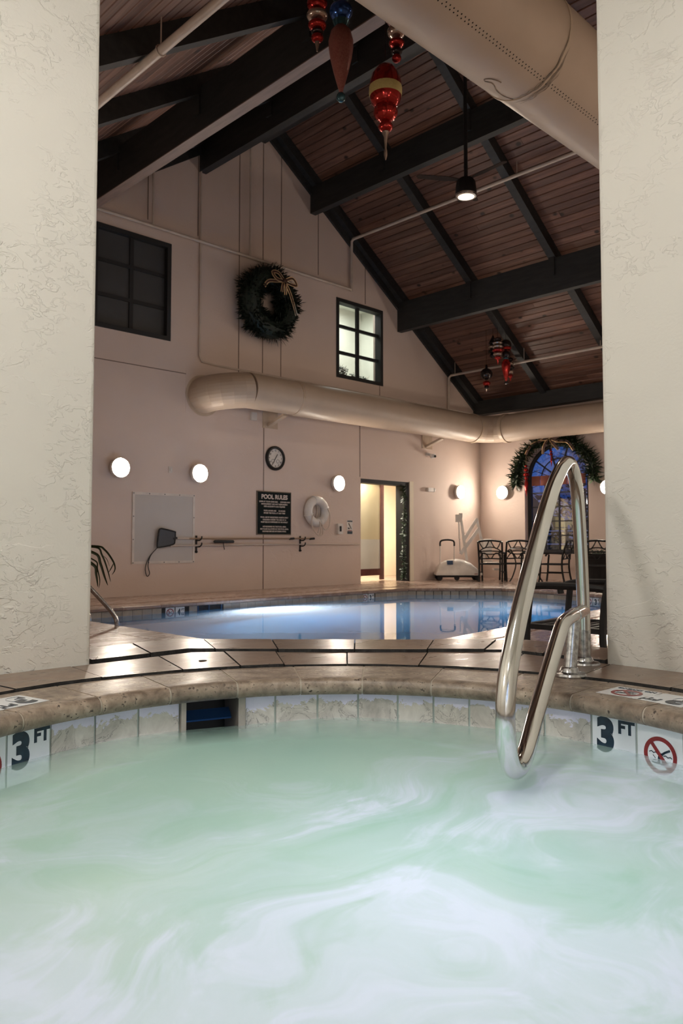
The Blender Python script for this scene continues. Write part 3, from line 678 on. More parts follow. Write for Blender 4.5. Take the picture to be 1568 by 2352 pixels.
for a0, a1 in ((75.6, 76.5), (64.6, 65.9)): ring_piece(a0, a1, lambda a: 1.056, lambda a: 1.30, 0.13, 0.371, step=2).build('skimmer_jamb', M['pooltile'], sw)
wv = frame((*P2(70.7, 1.15), 0.30), (sin(R(70.7)), -cos(R(70.7)), 0), (0, 0, 1)) @ Matrix.Rotation(R(-52), 4, 'X')
B().box(-0.088, 0.088, -0.022, 0.022, -0.004, 0.004, wv).build('skimmer_weir', M['bluecap'], sw)
ring_piece(65.6, 75.8, lambda a: 1.285, lambda a: 1.30, 0.1, 0.39, step=2).build('skimmer_throat', M['hole'], sw)
b = B(); nr, na = 40, 120
random.seed(3); PH = [(random.uniform(2, 9), random.uniform(-6, 6), random.uniform(0, 6.28), random.uniform(.0006, .0022)) for _ in range(26)]
def wav(x, y): return sum(A * sin(kx * x + ky * y + p) for kx, ky, p, A in PH)
vs = [(SX, SY, WZ)]
for i in range(1, nr + 1):
    for k in range(na):
        x, y = P2(360 * k / na, 1.066 * i / nr); vs.append((x, y, WZ + wav(x, y) * (1 if i < nr else 1)))
fs = [(0, 1 + k, 1 + (k + 1) % na) for k in range(na)]
for i in range(nr - 1):
    for k in range(na): fs.append((1 + i * na + k, 1 + (i + 1) * na + k, 1 + (i + 1) * na + (k + 1) % na, 1 + i * na + (k + 1) % na))
b.add(vs, fs); swt = b.build('spa_water', M['swater'], smooth=True); swt['kind'] = 'stuff'
swt['label'] = 'milky green spa water churned into white foam'; swt['category'] = 'water'
b = B().lathe([(1.08, -0.5), (0.0, -0.5)], 40, Matrix.Translation((SX, SY, 0))); struct(b.build('floor_spa_basin', M['spab']))
# depth markers laid into the coping
def deck_marker(a, kind):
    nx, ny = cos(R(a)), sin(R(a)); Mx = frame((SX + nx * 1.175, SY + ny * 1.175, SZ + 0.0006), (-ny, nx, 0), (-nx, -ny, 0))
    Mx = frame((SX + nx * 1.175, SY + ny * 1.175, SZ + 0.0004), Vector((-nx, -ny, 0)).cross(Vector((0, 0, 1))), (-nx, -ny, 0))
    t = B().box(-0.072, 0.072, -0.072, 0.072, 0, 0.0012, Mx).build('marker_tile', M['white'], fs_)
    F2 = Mx @ Matrix.Translation((0, 0, 0.0014))
    if kind == 'nd':
        no_dive(F2 @ Matrix.Translation((0, 0.014, 0)), 0.047, t)
        text('no_diving_lettering', 'NO DIVING', 0.024, M['navy'], F2 @ Matrix.Translation((0, -0.053, 0)), t, bold=0.0006)
    else:
        text('numeral', kind, 0.14, M['navy'], F2 @ Matrix.Translation((-0.024, -0.004, 0)), t, bold=0.007, xs=0.86)
        text('feet_lettering', 'FT', 0.046, M['navy'], F2 @ Matrix.Translation((0.042, 0.036, 0)), t, bold=0.0018)
deck_marker(-2.9, 'nd'); deck_marker(-9.9, '3'); deck_marker(102.6, '3'); deck_marker(109.6, 'nd')

# ================================================================= spa handrail
fb = Vector((2.754, 1.486, 0)); fd = Vector((-0.941, -0.338, 0)).normalized()
def rp(s, z, side=0.0): return tuple(fb + fd * s + Vector((-fd.y, fd.x, 0)) * side + Vector((0, 0, z)))
rail = thing('spa_handrail', 'polished steel grab rail looping down to the foaming spa water', 'handrail', (*fb.xy, SZ))
main = [(0.0, 0.425), (0.0, 0.62), (0.030, 0.80), (0.066, 0.955), (0.105, 1.065), (0.165, 1.135), (0.245, 1.172), (0.325, 1.172), (0.40, 1.152), (0.475, 1.123), (0.62, 1.047), (0.86, 0.876), (1.055, 0.722), (1.15, 0.632), (1.205, 0.560), (1.229, 0.480), (1.215, 0.400), (1.170, 0.345), (1.105, 0.324), (1.035, 0.334), (0.975, 0.362), (0.88, 0.415), (0.69, 0.512), (0.505, 0.602), (0.43, 0.627), (0.30, 0.634), (0.10, 0.634), (0.01, 0.634)]
B().tube(spline([rp(*q) for q in main], 6), 0.0241, 20).build('bent_tube', M['steel'], rail, smooth=True)
fpb = rp(0.275, SZ, -0.01)
B().tube([fpb, rp(0.225, 0.635)], 0.0235, 18).build('front_post', M['steelworn'], rail, smooth=True)
B().tube([rp(0.22, 0.634), rp(0.17, 0.634)], 0.0262, 18).build('weld_collar', M['steelworn'], rail, smooth=True)
B().tube([rp(0.0, SZ), rp(0.0, 0.56)], 0.0250, 18).build('rear_sleeve', M['steelworn'], rail, smooth=True)
for p in (rp(0, SZ), fpb):
    B().lathe([(0.058, 0), (0.060, 0.006), (0.056, 0.013), (0.034, 0.018), (0.030, 0.030), (0.025, 0.034)], 28, Matrix.Translation(p)).build('flange', M['steelworn'], rail, smooth=True)
# pool exit rails at the left
for dy, lab in ((0.0, 'steel pool exit rail slanting to the water beside the palm'), (0.62, 'steel pool exit rail mostly hidden by the ivory pillar')):
    r_ = thing('pool_handrail', lab, 'handrail', (3.3, 7.5 + dy, 0), 0, 'pool exit rails')
    B().tube(spline([(3.20, 7.5 + dy, 0), (3.20, 7.5 + dy, 0.60), (3.28, 7.5 + dy, 0.74), (3.42, 7.5 + dy, 0.74), (3.79, 7.5 + dy, 0.365), (3.97, 7.5 + dy, 0.175), (4.035, 7.5 + dy, 0.08), (4.045, 7.5 + dy, 0.012)], 6), 0.024, 14).build('bent_tube', M['steelworn'], r_, smooth=True)
    B().lathe([(0.06, 0), (0.06, 0.01), (0.03, 0.02)], 20, Matrix.Translation((3.20, 7.5 + dy, 0.006))).build('flange', M['steelworn'], r_, smooth=True)

# ================================================================= fixtures on the gable wall and east wall
def wall_lamp(label, loc, rz):
    o = thing('wall_lamp', label, 'lamp', loc, rz, 'round drum wall lamps')
    Mx = Matrix.Rotation(R(90), 4, 'X')
    B().lathe([(0.10, 0.0), (0.10, 0.045), (0.06, 0.045)], 28, Mx).build('mount', M['whitep'], o, smooth=True, local=True)
    B().lathe([(0.15, 0.045), (0.163, 0.055), (0.163, 0.105), (0.159, 0.116), (0.151, 0.116)], 36, Mx, c1=False).build('rim', M['whitep'], o, smooth=True, local=True)
    B().lathe([(0.152, 0.110), (0.138, 0.124), (0.08, 0.131), (0.0, 0.133)], 24, Mx).build('diffuser', M['glow'], o, smooth=True, local=True)
    return o
LZ = 2.07
first = wall_lamp('lit drum wall lamp above the left part of the pale board, nearest the ivory pillar', (6.13, GY, LZ), 0)
def lampdup(loc, rz, label): return dup(first, loc, rz, label)
lampdup((7.64, GY, LZ), 0, 'lit drum wall lamp above the right edge of the pale board')
lampdup((11.01, GY, LZ), 0, 'lit drum wall lamp between the life ring and the doorway')
lampdup((15.09, GY, LZ), 0, 'lit drum wall lamp above the white pool lift')
lampdup((EX, 10.70, LZ), R(-90), 'lit drum wall lamp between the room corner and the arched window')
lampdup((EX, 8.0, LZ), R(-90), 'lit drum wall lamp right of the arched window, half behind the pillar')
ORD = ['first', 'second', 'third', 'fourth']  # unseen wall lamps from here on, added to fill the room with light
for k, yy in enumerate((5.0, 2.0, -1.5)): lampdup((EX, yy, LZ), R(-90), ORD[k] + ' added drum wall lamp, unseen room fill on the east wall beyond the arched window')
for k, yy in enumerate((0.2, -3.2)): lampdup((3.18, yy, LZ), R(90), ORD[k] + ' added drum wall lamp, unseen room fill on the pool side of the handrail pillar wall')
for k, xx in enumerate((5.5, 9.0, 12.5)): lampdup((xx, -6.1, LZ), R(180), ORD[k] + ' added drum wall lamp, unseen room fill along the south wall facing the gable')
for k, yy in enumerate((6.6,)): lampdup((0.9, yy, LZ), R(90), ORD[k] + ' added drum wall lamp, unseen room fill on the west wall beside the palm')
# clock
ck = thing('wall_clock', 'round black rimmed wall clock with white face above the rules sign', 'clock', (9.4, GY, 2.24))
Mx = frame((9.4, GY, 2.47), (1, 0, 0), (0, 0, 1))
B().lathe([(0.235, 0.0), (0.235, 0.03), (0.215, 0.055), (0.185, 0.05), (0.180, 0.022)], 40, Mx, c1=False).build('rim', M['black'], ck, smooth=True)
fc = B().lathe([(0.182, 0.02), (0.0, 0.0205)], 40, Mx).build('dial', M['whitep'], ck)
for h in range(1, 13):
    a = R(90 - 30 * h); text('hour_numeral', str(h), 0.045, M['blackm'], Mx @ Matrix.Translation((0.148 * cos(a), 0.148 * sin(a), 0.022)), fc, bold=0.001)
for px_, py_ in ((-0.06, -0.055), (0.06, -0.055)):
    B().tube([Mx @ Vector((px_ + 0.035 * cos(t), py_ + 0.035 * sin(t), 0.022)) for t in [2 * pi * i / 18 for i in range(18)]], 0.003, 5, True).build('subdial', M['net'], fc)
B().box(-0.006, 0.006, -0.03, 0.095, 0.024, 0.027, Mx @ Matrix.Rotation(R(-32), 4, 'Z')).build('hour_hand', M['blackm'], ck)
B().box(-0.005, 0.005, -0.03, 0.13, 0.028, 0.031, Mx @ Matrix.Rotation(R(148), 4, 'Z')).build('minute_hand', M['blackm'], ck)
# pool rules sign
sg = thing('rules_sign', 'black pool rules sign with cream lettering under the clock', 'sign', (9.38, GY, 1.01))
B().box(8.96, 9.80, GY - 0.02, GY, 1.01, 1.835).build('border', M['bronze'], sg)
pn = B().box(8.978, 9.782, GY - 0.026, GY - 0.02, 1.028, 1.817).build('panel', M['sign'], sg)
def wtext(s, x, z, size, parent, mat='cream', bold=0.0, y=GY - 0.0265, xs=1.0): text('lettering', s, size, M[mat], frame((x, y, z), (1, 0, 0), (0, 0, 1)), parent, bold=bold, xs=xs)
wtext('POOL RULES', 9.38, 1.725, 0.115, pn, bold=0.004, xs=0.98)
for z, s in [(1.59, 'MANAGEMENT ARE NOT RESPONSIBLE'), (1.545, 'FOR ACCIDENTS AND INJURIES'), (1.42, 'ENTER THE POOL AT ANY TIME'),
             (1.34, 'POOL USE BY REGISTERED GUESTS ONLY'), (1.295, 'CHILDREN UNDER THE AGE OF 14'), (1.25, 'MUST BE ACCOMPANIED BY AN ADULT'), (1.165, 'NO RUNNING IN THE POOL AREA'), (1.12, 'NO GLASS ALLOWED IN THE POOL AREA'), (1.075, 'SHOWER BEFORE ENTERING POOL')]:
    wtext(s, 9.38, z, 0.0365, pn, bold=0.0012)
for s, x, z in (('SWIM AT YOUR OWN RISK.', 9.24, 1.635), ('OWNERS AND', 9.64, 1.635), ('POOL HOURS ARE', 9.27, 1.465), ('24 HOURS', 9.56, 1.465)): wtext(s, x, z, 0.0365, pn, bold=0.0012)
# pale board
bd = thing('wall_board', 'pale grey rectangular board with white edging under two lamps', 'board', (7.0, GY, 0.52))
B().box(6.42, 7.58, GY - 0.012, GY, 0.54, 1.68).build('panel', M['board'], bd)
for bx in ((6.40, 6.44, 0.52, 1.70), (7.56, 7.60, 0.52, 1.70)): B().box(bx[0], bx[1], GY - 0.02, GY, bx[2], bx[3]).build('edging', M['boardf'], bd)
for bz in (0.52, 1.66): B().box(6.44, 7.56, GY - 0.02, GY, bz, bz + 0.04).build('edging', M['boardf'], bd)
for x_, z_ in [(6.42 + 0.29 * i, zz) for i in range(5) for zz in (0.54, 1.68)] + [(xx, 0.54 + 0.38 * i) for i in (1, 2) for xx in (6.42, 7.58)]:
    B().lathe([(0.010, 0), (0.008, 0.004)], 8, frame((x_, GY - 0.02, z_), (1, 0, 0), (0, 0, 1))).build('screw', M['net'], bd)
# life ring
lr = thing('life_ring', 'white ring buoy with looped rope hung beside the rules sign', 'life ring', (10.41, GY, 1.17))
B().tube([(10.41 + 0.225 * cos(t), GY - 0.085, 1.48 + 0.225 * sin(t)) for t in [2 * pi * i / 40 for i in range(40)]], 0.084, 16, True).build('ring', M['ring'], lr, smooth=True)
for a in (18, 108, 198, 288):
    c = Vector((10.41 + 0.225 * cos(R(a)), GY - 0.085, 1.48 + 0.225 * sin(R(a)))); u = Vector((cos(R(a)), 0, sin(R(a))))
    B().tube([c + u * 0.089 * cos(t) + Vector((0, 1, 0)) * 0.083 * sin(t) for t in [2 * pi * i / 16 for i in range(16)]], 0.012, 6, True).build('band', M['ring'], lr, smooth=True)
for pts in ([(10.22, 1.40), (10.20, 1.22), (10.28, 1.08), (10.40, 1.00), (10.44, 1.12), (10.41, 1.28)], [(10.63, 1.54), (10.69, 1.40), (10.66, 1.18), (10.55, 1.12), (10.47, 1.22)], [(10.40, 1.70), (10.33, 1.52), (10.38, 1.36), (10.42, 1.24), (10.36, 1.05)],
            [(10.42, 1.70), (10.46, 1.5), (10.44, 1.34), (10.48, 1.2), (10.49, 1.03), (10.42, 1.0)], [(10.41, 1.69), (10.51, 1.54), (10.49, 1.36), (10.44, 1.24)]):
    B().tube(spline([(x, GY - 0.175 if z < 1.3 or x < 10.25 or x > 10.6 else GY - 0.06, z) for x, z in pts], 6), 0.012, 6).build('rope', M['rope'], lr, smooth=True)
B().box(10.37, 10.45, GY - 0.13, GY, 1.66, 1.70).build('hook', M['whitep'], lr)
# poles on brackets
def bracket(x, label):
    o = thing('pole_bracket', label, 'bracket', (x, GY, 0.70), 0, 'pole brackets')
    B().box(x - 0.012, x + 0.012, GY - 0.025, GY, 0.71, 0.99).build('strip', M['black'], o)
    for z in (0.94, 0.83):
        B().tube(spline([(x, GY - 0.02, z - 0.035), (x + 0.01, GY - 0.10, z - 0.032), (x + 0.03, GY - 0.125, z + 0.0), (x + 0.04, GY - 0.12, z + 0.035)], 5), 0.013, 8).build('hook', M['black'], o, smooth=True)
    B().lathe([(0.024, 0), (0.026, 0.02), (0.012, 0.045)], 10, frame((x, GY, 0.71), (1, 0, 0), (0, 0, 1))).build('knob', M['black'], o)
bracket(7.64, 'black pole bracket at the edge of the pale board'); bracket(10.04, 'black pole bracket below the life ring')
tp = thing('skimmer_pole', 'tan pole with black grips ending in a pool leaf net', 'pool net', (8.7, GY - 0.07, 0.9))
B().tube([(7.17, GY - 0.07, 0.935), (10.33, GY - 0.07, 0.945)], 0.015, 10).build('pole', M['polebr'], tp, smooth=True)
B().tube([(7.18, GY - 0.07, 0.935), (7.45, GY - 0.07, 0.936)], 0.017, 10).build('ferrule', M['poleal'], tp, smooth=True)
for xa, xb in ((7.13, 7.21), (9.72, 9.83), (10.24, 10.36)): B().tube([(xa, GY - 0.07, 0.936), (xb, GY - 0.07, 0.944)], 0.022, 10).build('grip', M['blackm'], tp, smooth=True)
nf = [(6.885, 1.096), (6.93, 1.10), (7.15, 1.055), (7.172, 1.03), (7.165, 0.90), (7.123, 0.835), (6.86, 0.79), (6.835, 0.80), (6.832, 0.85), (6.86, 1.07)]
B().tube(spline([(x, GY - 0.08, z) for x, z in nf], 4, True), 0.013, 8, True).build('net_frame', M['black'], tp, smooth=True)
B().prism([(x, z) for x, z in nf], 0, 0.012, frame((0, GY - 0.07, 0), (1, 0, 0), (0, 0, 1))).build('net_mesh', M['net'], tp)
B().tube(spline([(6.86, GY - 0.06, 0.80), (6.72, GY - 0.03, 0.64), (6.64, GY - 0.03, 0.46), (6.67, GY - 0.03, 0.32), (6.72, GY - 0.03, 0.36), (6.69, GY - 0.03, 0.50), (6.74, GY - 0.03, 0.66), (6.86, GY - 0.06, 0.80)], 6), 0.007, 6).build('cord', M['blackm'], tp, smooth=True)
ap_ = thing('telescopic_pole', 'long pale grey telescopic pole on the lower bracket hooks', 'pole', (9.4, GY - 0.07, 0.8))
B().tube([(7.08, GY - 0.07, 0.815), (9.5, GY - 0.07, 0.832)], 0.017, 10).build('outer_tube', M['poleal'], ap_, smooth=True)
B().tube([(9.5, GY - 0.07, 0.832), (11.64, GY - 0.07, 0.825)], 0.0125, 10).build('inner_tube', M['poleal'], ap_, smooth=True)
br = thing('pool_brush', 'black pool brush head hung between the two poles', 'brush', (8.17, GY - 0.06, 0.85))
B().tube([(7.95, GY - 0.09, 0.882), (7.97, GY - 0.09, 0.885), (8.37, GY - 0.09, 0.885), (8.39, GY - 0.09, 0.882)], [0.012, 0.028, 0.028, 0.012], 10).build('brush_head', M['blackm'], br, smooth=True)
B().tube(spline([(8.16, GY - 0.085, 0.86), (8.165, GY - 0.09, 0.80), (8.20, GY - 0.06, 0.76), (8.22, GY - 0.03, 0.745)], 4), 0.007, 6).build('handle_stub', M['black'], br, smooth=True)
# small fixtures
ph = thing('wall_phone', 'small white wall phone box between life ring and doorway', 'phone', (11.10, GY, 1.04))
B().box(11.03, 11.17, GY - 0.06, GY, 1.04, 1.25).build('body', M['whitep'], ph); B().box(11.075, 11.105, GY - 0.085, GY - 0.06, 1.09, 1.20).build('handset', M['blackm'], ph)
nd = thing('no_diving_sign', 'small white warning sign with diver pictogram beside the doorway', 'sign', (11.42, GY, 1.03))
B().box(11.34, 11.50, GY - 0.006, GY, 1.035, 1.325).build('plate', M['whitep'], nd)
for za, zb in ((1.29, 1.32), (1.04, 1.10)): B().box(11.345, 11.495, GY - 0.008, GY - 0.006, za, zb).build('print_band', M['navy'], nd)
B().box(11.36, 11.48, GY - 0.0085, GY - 0.006, 1.105, 1.12).build('red_line', M['redp'], nd)
q = B(); FM = frame((11.42, GY - 0.006, 1.2), (1, 0, 0), (0, 0, 1))
q.prism([(-0.05, 0.06), (-0.025, 0.07), (0.05, -0.05), (0.035, -0.06)], 0, 0.002, FM).prism([(-0.055, -0.06), (-0.005, -0.06), (-0.005, -0.035), (-0.055, -0.02)], 0, 0.002, FM).build('pictogram', M['blackm'], nd)
el = thing('emergency_light', 'white emergency light on the wall above the pool lift base', 'emergency light', (14.06, GY, 2.03))
B().box(13.93, 14.12, GY - 0.07, GY, 2.035, 2.125).build('housing', M['whitep'], el)
B().lathe([(0.05, 0), (0.05, 0.03), (0.03, 0.05), (0, 0.055)], 16, frame((14.16, GY - 0.02, 2.08), (1, 0, 0), (0, 0, 1))).build('lamp_head', M['whitep'], el, smooth=True)
sc_ = thing('security_camera', 'white dome camera under the long duct near the corner', 'camera', (14.0, GY, 2.83))
B().box(13.90, 14.02, GY - 0.05, GY, 2.87, 2.94).build('bracket', M['whitep'], sc_)
B().lathe([(0.0, -0.07), (0.045, -0.06), (0.068, -0.02), (0.07, 0.03), (0.0, 0.035)], 18, Matrix.Translation((14.02, GY - 0.12, 2.87))).build('dome', M['whitep'], sc_, smooth=True)
B().lathe([(0.03, 0), (0.03, 0.02)], 12, frame((14.02, GY - 0.185, 2.85), (1, 0, 0), (0, 0, 1))).build('lens', M['black'], sc_)
tag(B().box(8.80, 8.93, GY - 0.05, GY, 3.14, 3.29).build('junction_box', M['whitep']), 'small white box on the wall under the duct elbow', 'junction box')
ot = tag(B().box(7.075, 7.145, GY - 0.012, GY, 2.05, 2.16).build('wall_sensor', M['boardf']), 'tiny pale wall sensor between the two left lamps', 'sensor')
B().box(7.095, 7.125, GY - 0.03, GY - 0.012, 2.085, 2.125).build('button', M['whitep'], ot)

# ---------------------------------------------------------------- pipes
def hanger(b_par, p, h): B().tube([p, (p[0], p[1], p[2] + h)], 0.006, 6).build('hanger_rod', M['pipe'], b_par)
sp = thing('sprinkler_pipe', 'thin cream pipe running level across the gable above the wreath', 'pipe', (6.2, GY - 0.085, 6.18))
B().tube([(0.95, GY - 0.085, 6.18), (11.38, GY - 0.085, 6.18)], 0.027, 10).build('run', M['pipe'], sp, smooth=True)
for x, z in ((8.717, 8.5), (6.667, 7.3)): B().tube([(x, GY - 0.085, 6.18), (x, GY - 0.085, z)], 0.02, 8).build('riser', M['pipe'], sp, smooth=True)
s2 = thing('sprinkler_pipe', 'cream pipe crossing the plank ceiling behind the ceiling fan', 'pipe', (11.43, 3, 6.2))
B().tube([(11.43, GY - 0.05, 6.16), (11.43, GY - 0.05, 7.22), (11.43, GY - 0.1, 7.27), (11.43, -6, 7.27)], 0.032, 10).build('run', M['pipe'], s2, smooth=True)
for y in (9.45, 7.3, 5.4, 3.4): hanger(s2, (11.43, y, 7.27), 0.25)
s3 = thing('sprinkler_pipe', 'cream pipe under the low ceiling by the far hanging ornaments', 'pipe', (14.76, 3, 3.9))
B().tube([(14.72, GY - 0.05, 4.0), (14.74, GY - 0.05, 4.80), (14.76, GY - 0.1, 4.86), (14.76, -6, 4.86)], 0.03, 10).build('run', M['pipe'], s3, smooth=True)
for y in (11.2, 9.3, 7.5, 5.5): hanger(s3, (14.76, y, 4.86), 0.3)
s4 = thing('sprinkler_pipe', 'cream pipe slanting across the upper left plank ceiling', 'pipe', (3.2, 3, 4.8))
B().tube([(3.2, 11.2, 4.85), (3.2, 3.3, 4.85)], 0.038, 12).build('run', M['pipe'], s4, smooth=True)
for y in (9.6, 7.6, 5.35): 
    hanger(s4, (3.2, y, 4.85), 0.28)
    B().tube([(3.2 + 0.045 * cos(t), y, 4.85 + 0.045 * sin(t)) for t in [2 * pi * i / 14 for i in range(14)]], 0.006, 6, True).build('clevis', M['pipe'], s4)
s5 = thing('conduit', 'thin cream conduit dropping down the gable then along the duct top', 'conduit', (7.66, GY - 0.03, 4.0))
B().tube([(7.66, GY - 0.03, 7.6), (7.66, GY - 0.03, 4.15), (7.72, GY - 0.03, 4.06), (8.0, GY - 0.03, 4.04), (15.8, GY - 0.03, 4.05), (15.98, GY - 0.1, 4.05), (16.01, GY - 0.3, 4.05), (16.01, 0, 3.98)], 0.016, 8).build('run', M['pipe'], s5, smooth=True)

# ---------------------------------------------------------------- ducts
DR, DZ = 0.315, 3.56
def arc(cx, cy, r, a0, a1, n, z): return [(cx + r * cos(R(a0 + (a1 - a0) * i / n)), cy + r * sin(R(a0 + (a1 - a0) * i / n)), z) for i in range(n + 1)]
dy = 10.88; dx = 15.56; br_ = 0.56
wd_ = thing('wall_duct', 'long tan round duct bending out of the gable wall and round the corner', 'duct', (11, dy, DZ - DR))
e1 = [(7.76, GY + 0.05, DZ - 0.10)] + [(x, y, DZ - 0.10 + 0.10 * i / 6) for i, (x, y, z) in enumerate(arc(7.76 + br_, dy + br_, br_, 180, 270, 6, DZ))]
for p, q in zip(e1, e1[1:]): pass
B().tube(e1, DR, 32).build('elbow', M['duct'], wd_)
B().tube([(7.76 + br_, dy, DZ), (9.42, dy, DZ)], DR, 32).build('duct_section', M['duct'], wd_, smooth=True)
B().tube([(9.38, dy, DZ), (9.46, dy, DZ)], DR + 0.008, 32).build('band', M['ductband'], wd_, smooth=True)
B().tube([(9.42, dy, DZ), (dx - br_, dy, DZ)], DR + 0.012, 32).build('duct_section', M['duct'], wd_, smooth=True)
B().tube([(dx - br_ - 0.06, dy, DZ), (dx - br_ + 0.03, dy, DZ)], DR + 0.03, 32).build('band', M['ductband'], wd_, smooth=True)
B().tube(arc(dx - br_, dy - br_, br_, 90, 0, 3, DZ), DR + 0.008, 32).build('elbow', M['duct'], wd_)
B().tube([(dx, dy - br_ + 0.03, DZ), (dx, dy - br_ - 0.06, DZ)], DR + 0.03, 32).build('band', M['ductband'], wd_, smooth=True)
B().tube([(dx, dy - br_, DZ), (dx, -5.5, DZ - 0.04)], DR + 0.01, 32).build('duct_section', M['duct'], wd_, smooth=True)
B().lathe([(DR + 0.05, 0), (DR + 0.05, 0.01)], 32, frame((7.76, GY, DZ - 0.1), (1, 0, 0), (0, 0, 1))).build('wall_flange', M['ductband'], wd_)
B().box(7.40, 8.12, GY - 0.006, GY, 3.12, 3.86).build('wall_patch', M['wall'], wd_)
for x, lab in ((9.30, 'tan duct bracket on the wall beside the white box'), (13.98, 'tan duct bracket on the wall above the dome camera')):
    o = thing('duct_bracket', lab, 'bracket', (x, GY, 3.05), 0, 'duct brackets')
    B().box(x - 0.20, x + 0.16, GY - 0.015, GY, 3.03, 3.36).build('plate', M['ductband'], o)
    B().beam((x - 0.06, GY - 0.02, 3.08), (x - 0.06, dy + 0.05, DZ - DR - 0.012), 0.09, 0.05).build('strut', M['duct'], o)
# large perforated duct overhead
BY, BZ, BR = 3.19, 4.75, 0.40
bdct = thing('ceiling_duct', 'large tan perforated round duct slanting across the upper right', 'duct', (9, BY, BZ - BR))
seams = [3.36, 5.12, 7.6, 10.1, 12.6, 15.2]
for a, c in zip(seams, seams[1:]): B().tube([(a, BY, BZ), (c, BY, BZ)], BR, 56).build('duct_section', M['duct'], bdct, smooth=True)
for x in seams[1:-1]:
    B().tube([(x + 0.012, BY, BZ), (x - 0.012, BY, BZ)], BR + 0.007, 56).build('seam_ring', M['ductband'], bdct, smooth=True)
base_a = atan2(-(BZ - 0.9), -BY) + R(13)
b = B()
for i in range(560):
    x = 3.4 + 0.0205 * i; a = base_a + (0.028 if i % 2 else -0.028); nrm = Vector((0, cos(a), sin(a))); p = Vector((x, BY, BZ)) + nrm * (BR + 0.0008)
    t = Vector((1, 0, 0)); u = nrm.cross(t)
    b.add([p + (t * cos(q) + u * sin(q)) * 0.0062 for q in [pi / 3 * k for k in range(6)]], [tuple(range(6))])
pf = b.build('perforations', M['hole'], bdct); pf['kind'] = 'stuff'
def stain_patch(pts, wds, name='water_stain'):
    b = B(); vs = []
    for (x, a), wv_ in zip(pts, wds):
        for s in (-1, 1):
            nrm = Vector((0, cos(a), sin(a))); p = Vector((x + s * wv_ * 0.5, BY, BZ)) + nrm * (BR + 0.0094); vs.append(p)
    b.add(vs, [(2 * i, 2 * i + 1, 2 * i + 3, 2 * i + 2) for i in range(len(pts) - 1)]); b.build(name, M['stain'], bdct)
A0 = base_a
random.seed(11)
for off, wmx, a_from, a_to in ((-0.018, 0.016, -58, 40), (0.024, 0.022, -40, 44), (0.05, 0.010, -20, 40), (-0.045, 0.008, 2, 40)):
    n_ = 26; stain_patch([(5.12 + off + 0.006 * sin(i * 0.9 + off * 90), A0 + R(a_from + (a_to - a_from) * i / n_)) for i in range(n_ + 1)], [wmx * sin(pi * i / n_) * random.uniform(0.5, 1.2) + 0.001 for i in range(n_ + 1)])
cl = [(5.10, 40), (5.04, 45), (4.97, 46), (4.90, 44), (4.84, 40), (4.79, 39), (4.75, 43), (4.72, 40), (4.74, 34), (4.79, 31), (4.83, 30)]
cl = [(x, A0 + R(a)) for x, a in cl]
b = B(); pts = [Vector((x, BY, BZ)) + Vector((0, cos(a), sin(a))) * (BR + 0.001) for x, a in cl]
B().tube(spline(pts, 4), 0.0045, 5).build('water_stain', M['stain'], bdct)

# ---------------------------------------------------------------- windows of the gable wall
def grid_window(name, x0, x1, z0, z1, pane, label):
    o = B(); f = 0.075; ya, yb = GY - 0.015, GY + 0.16
    o.box(x0, x0 + f, ya, yb, z0, z1).box(x1 - f, x1, ya, yb, z0, z1).box(x0 + f, x1 - f, ya, yb, z0, z0 + f).box(x0 + f, x1 - f, ya, yb, z1 - f, z1)
    w_ = struct(o.build(name, M['blackm']), label)
    xm = (x0 + x1) / 2; B().box(xm - 0.035, xm + 0.035, GY + 0.06, GY + 0.12, z0 + f, z1 - f).build('muntin', M['blackm'], w_)
    for i in (1, 2):
        z = z0 + (z1 - z0) * i / 3
        for xa, xb in ((x0 + f, xm - 0.035), (xm + 0.035, x1 - f)): B().box(xa, xb, GY + 0.06, GY + 0.12, z - 0.03, z + 0.03).build('muntin', M['blackm'], w_)
    for i in range(3):
        za, zb = z0 + (z1 - z0) * i / 3, z0 + (z1 - z0) * (i + 1) / 3
        for xa, xb in ((x0 + f, xm - 0.035), (xm + 0.035, x1 - f)): B().box(xa, xb, GY + 0.085, GY + 0.091, za + 0.03, zb - 0.03).build('pane', M[pane], w_)
    return w_
grid_window('window_1', 5.66, 7.08, 4.31, 6.0, 'greyg', 'unlit grey window with black grid frame')
grid_window('window_2', 11.03, 12.45, 4.285, 5.96, 'glass', 'lit window with black grid frame')
b = B().box(10.6, 13.6, 13.2, 13.3, 4.0, 6.5).box(10.5, 10.6, 11.72, 13.3, 4.0, 6.5).box(13.6, 13.7, 11.72, 13.3, 4.0, 6.5).box(10.5, 13.7, 11.72, 13.3, 6.5, 6.55).box(10.5, 13.7, 11.72, 13.3, 4.0, 4.1)
M['upper'] = pm('pale_green_room', (0.78, 0.80, 0.72), 0.8, scale=0.8); struct(b.build('wall_upper_room', M['upper']))
lamp('upper_room_lamp_light', 'AREA', (12.3, 12.4, 6.4), 52, (1.0, 0.97, 0.88), size=0.8)
def leafy(b, c, rad, n, ln, wd, up=0.0, flat=None):
    for _ in range(n):
        d = Vector((random.gauss(0, 1), random.gauss(0, 1), random.gauss(0, 1) + up)).normalized()
        p = Vector(c) + Vector((random.uniform(-1, 1) * rad[0], random.uniform(-1, 1) * rad[1], random.uniform(-1, 1) * rad[2]))
        s = d.orthogonal().normalized() * wd; L = d * ln * random.uniform(0.6, 1.2)
        b.add([p - s * 0.5, p + s * 0.5, p + L * 0.6 + s, p + L, p + L * 0.6 - s], [(0, 1, 2, 3, 4)])
pt = thing('indoor_plant', 'small leafy plant seen at the foot of the lit window', 'plant', (11.9, 11.86, 4.1))
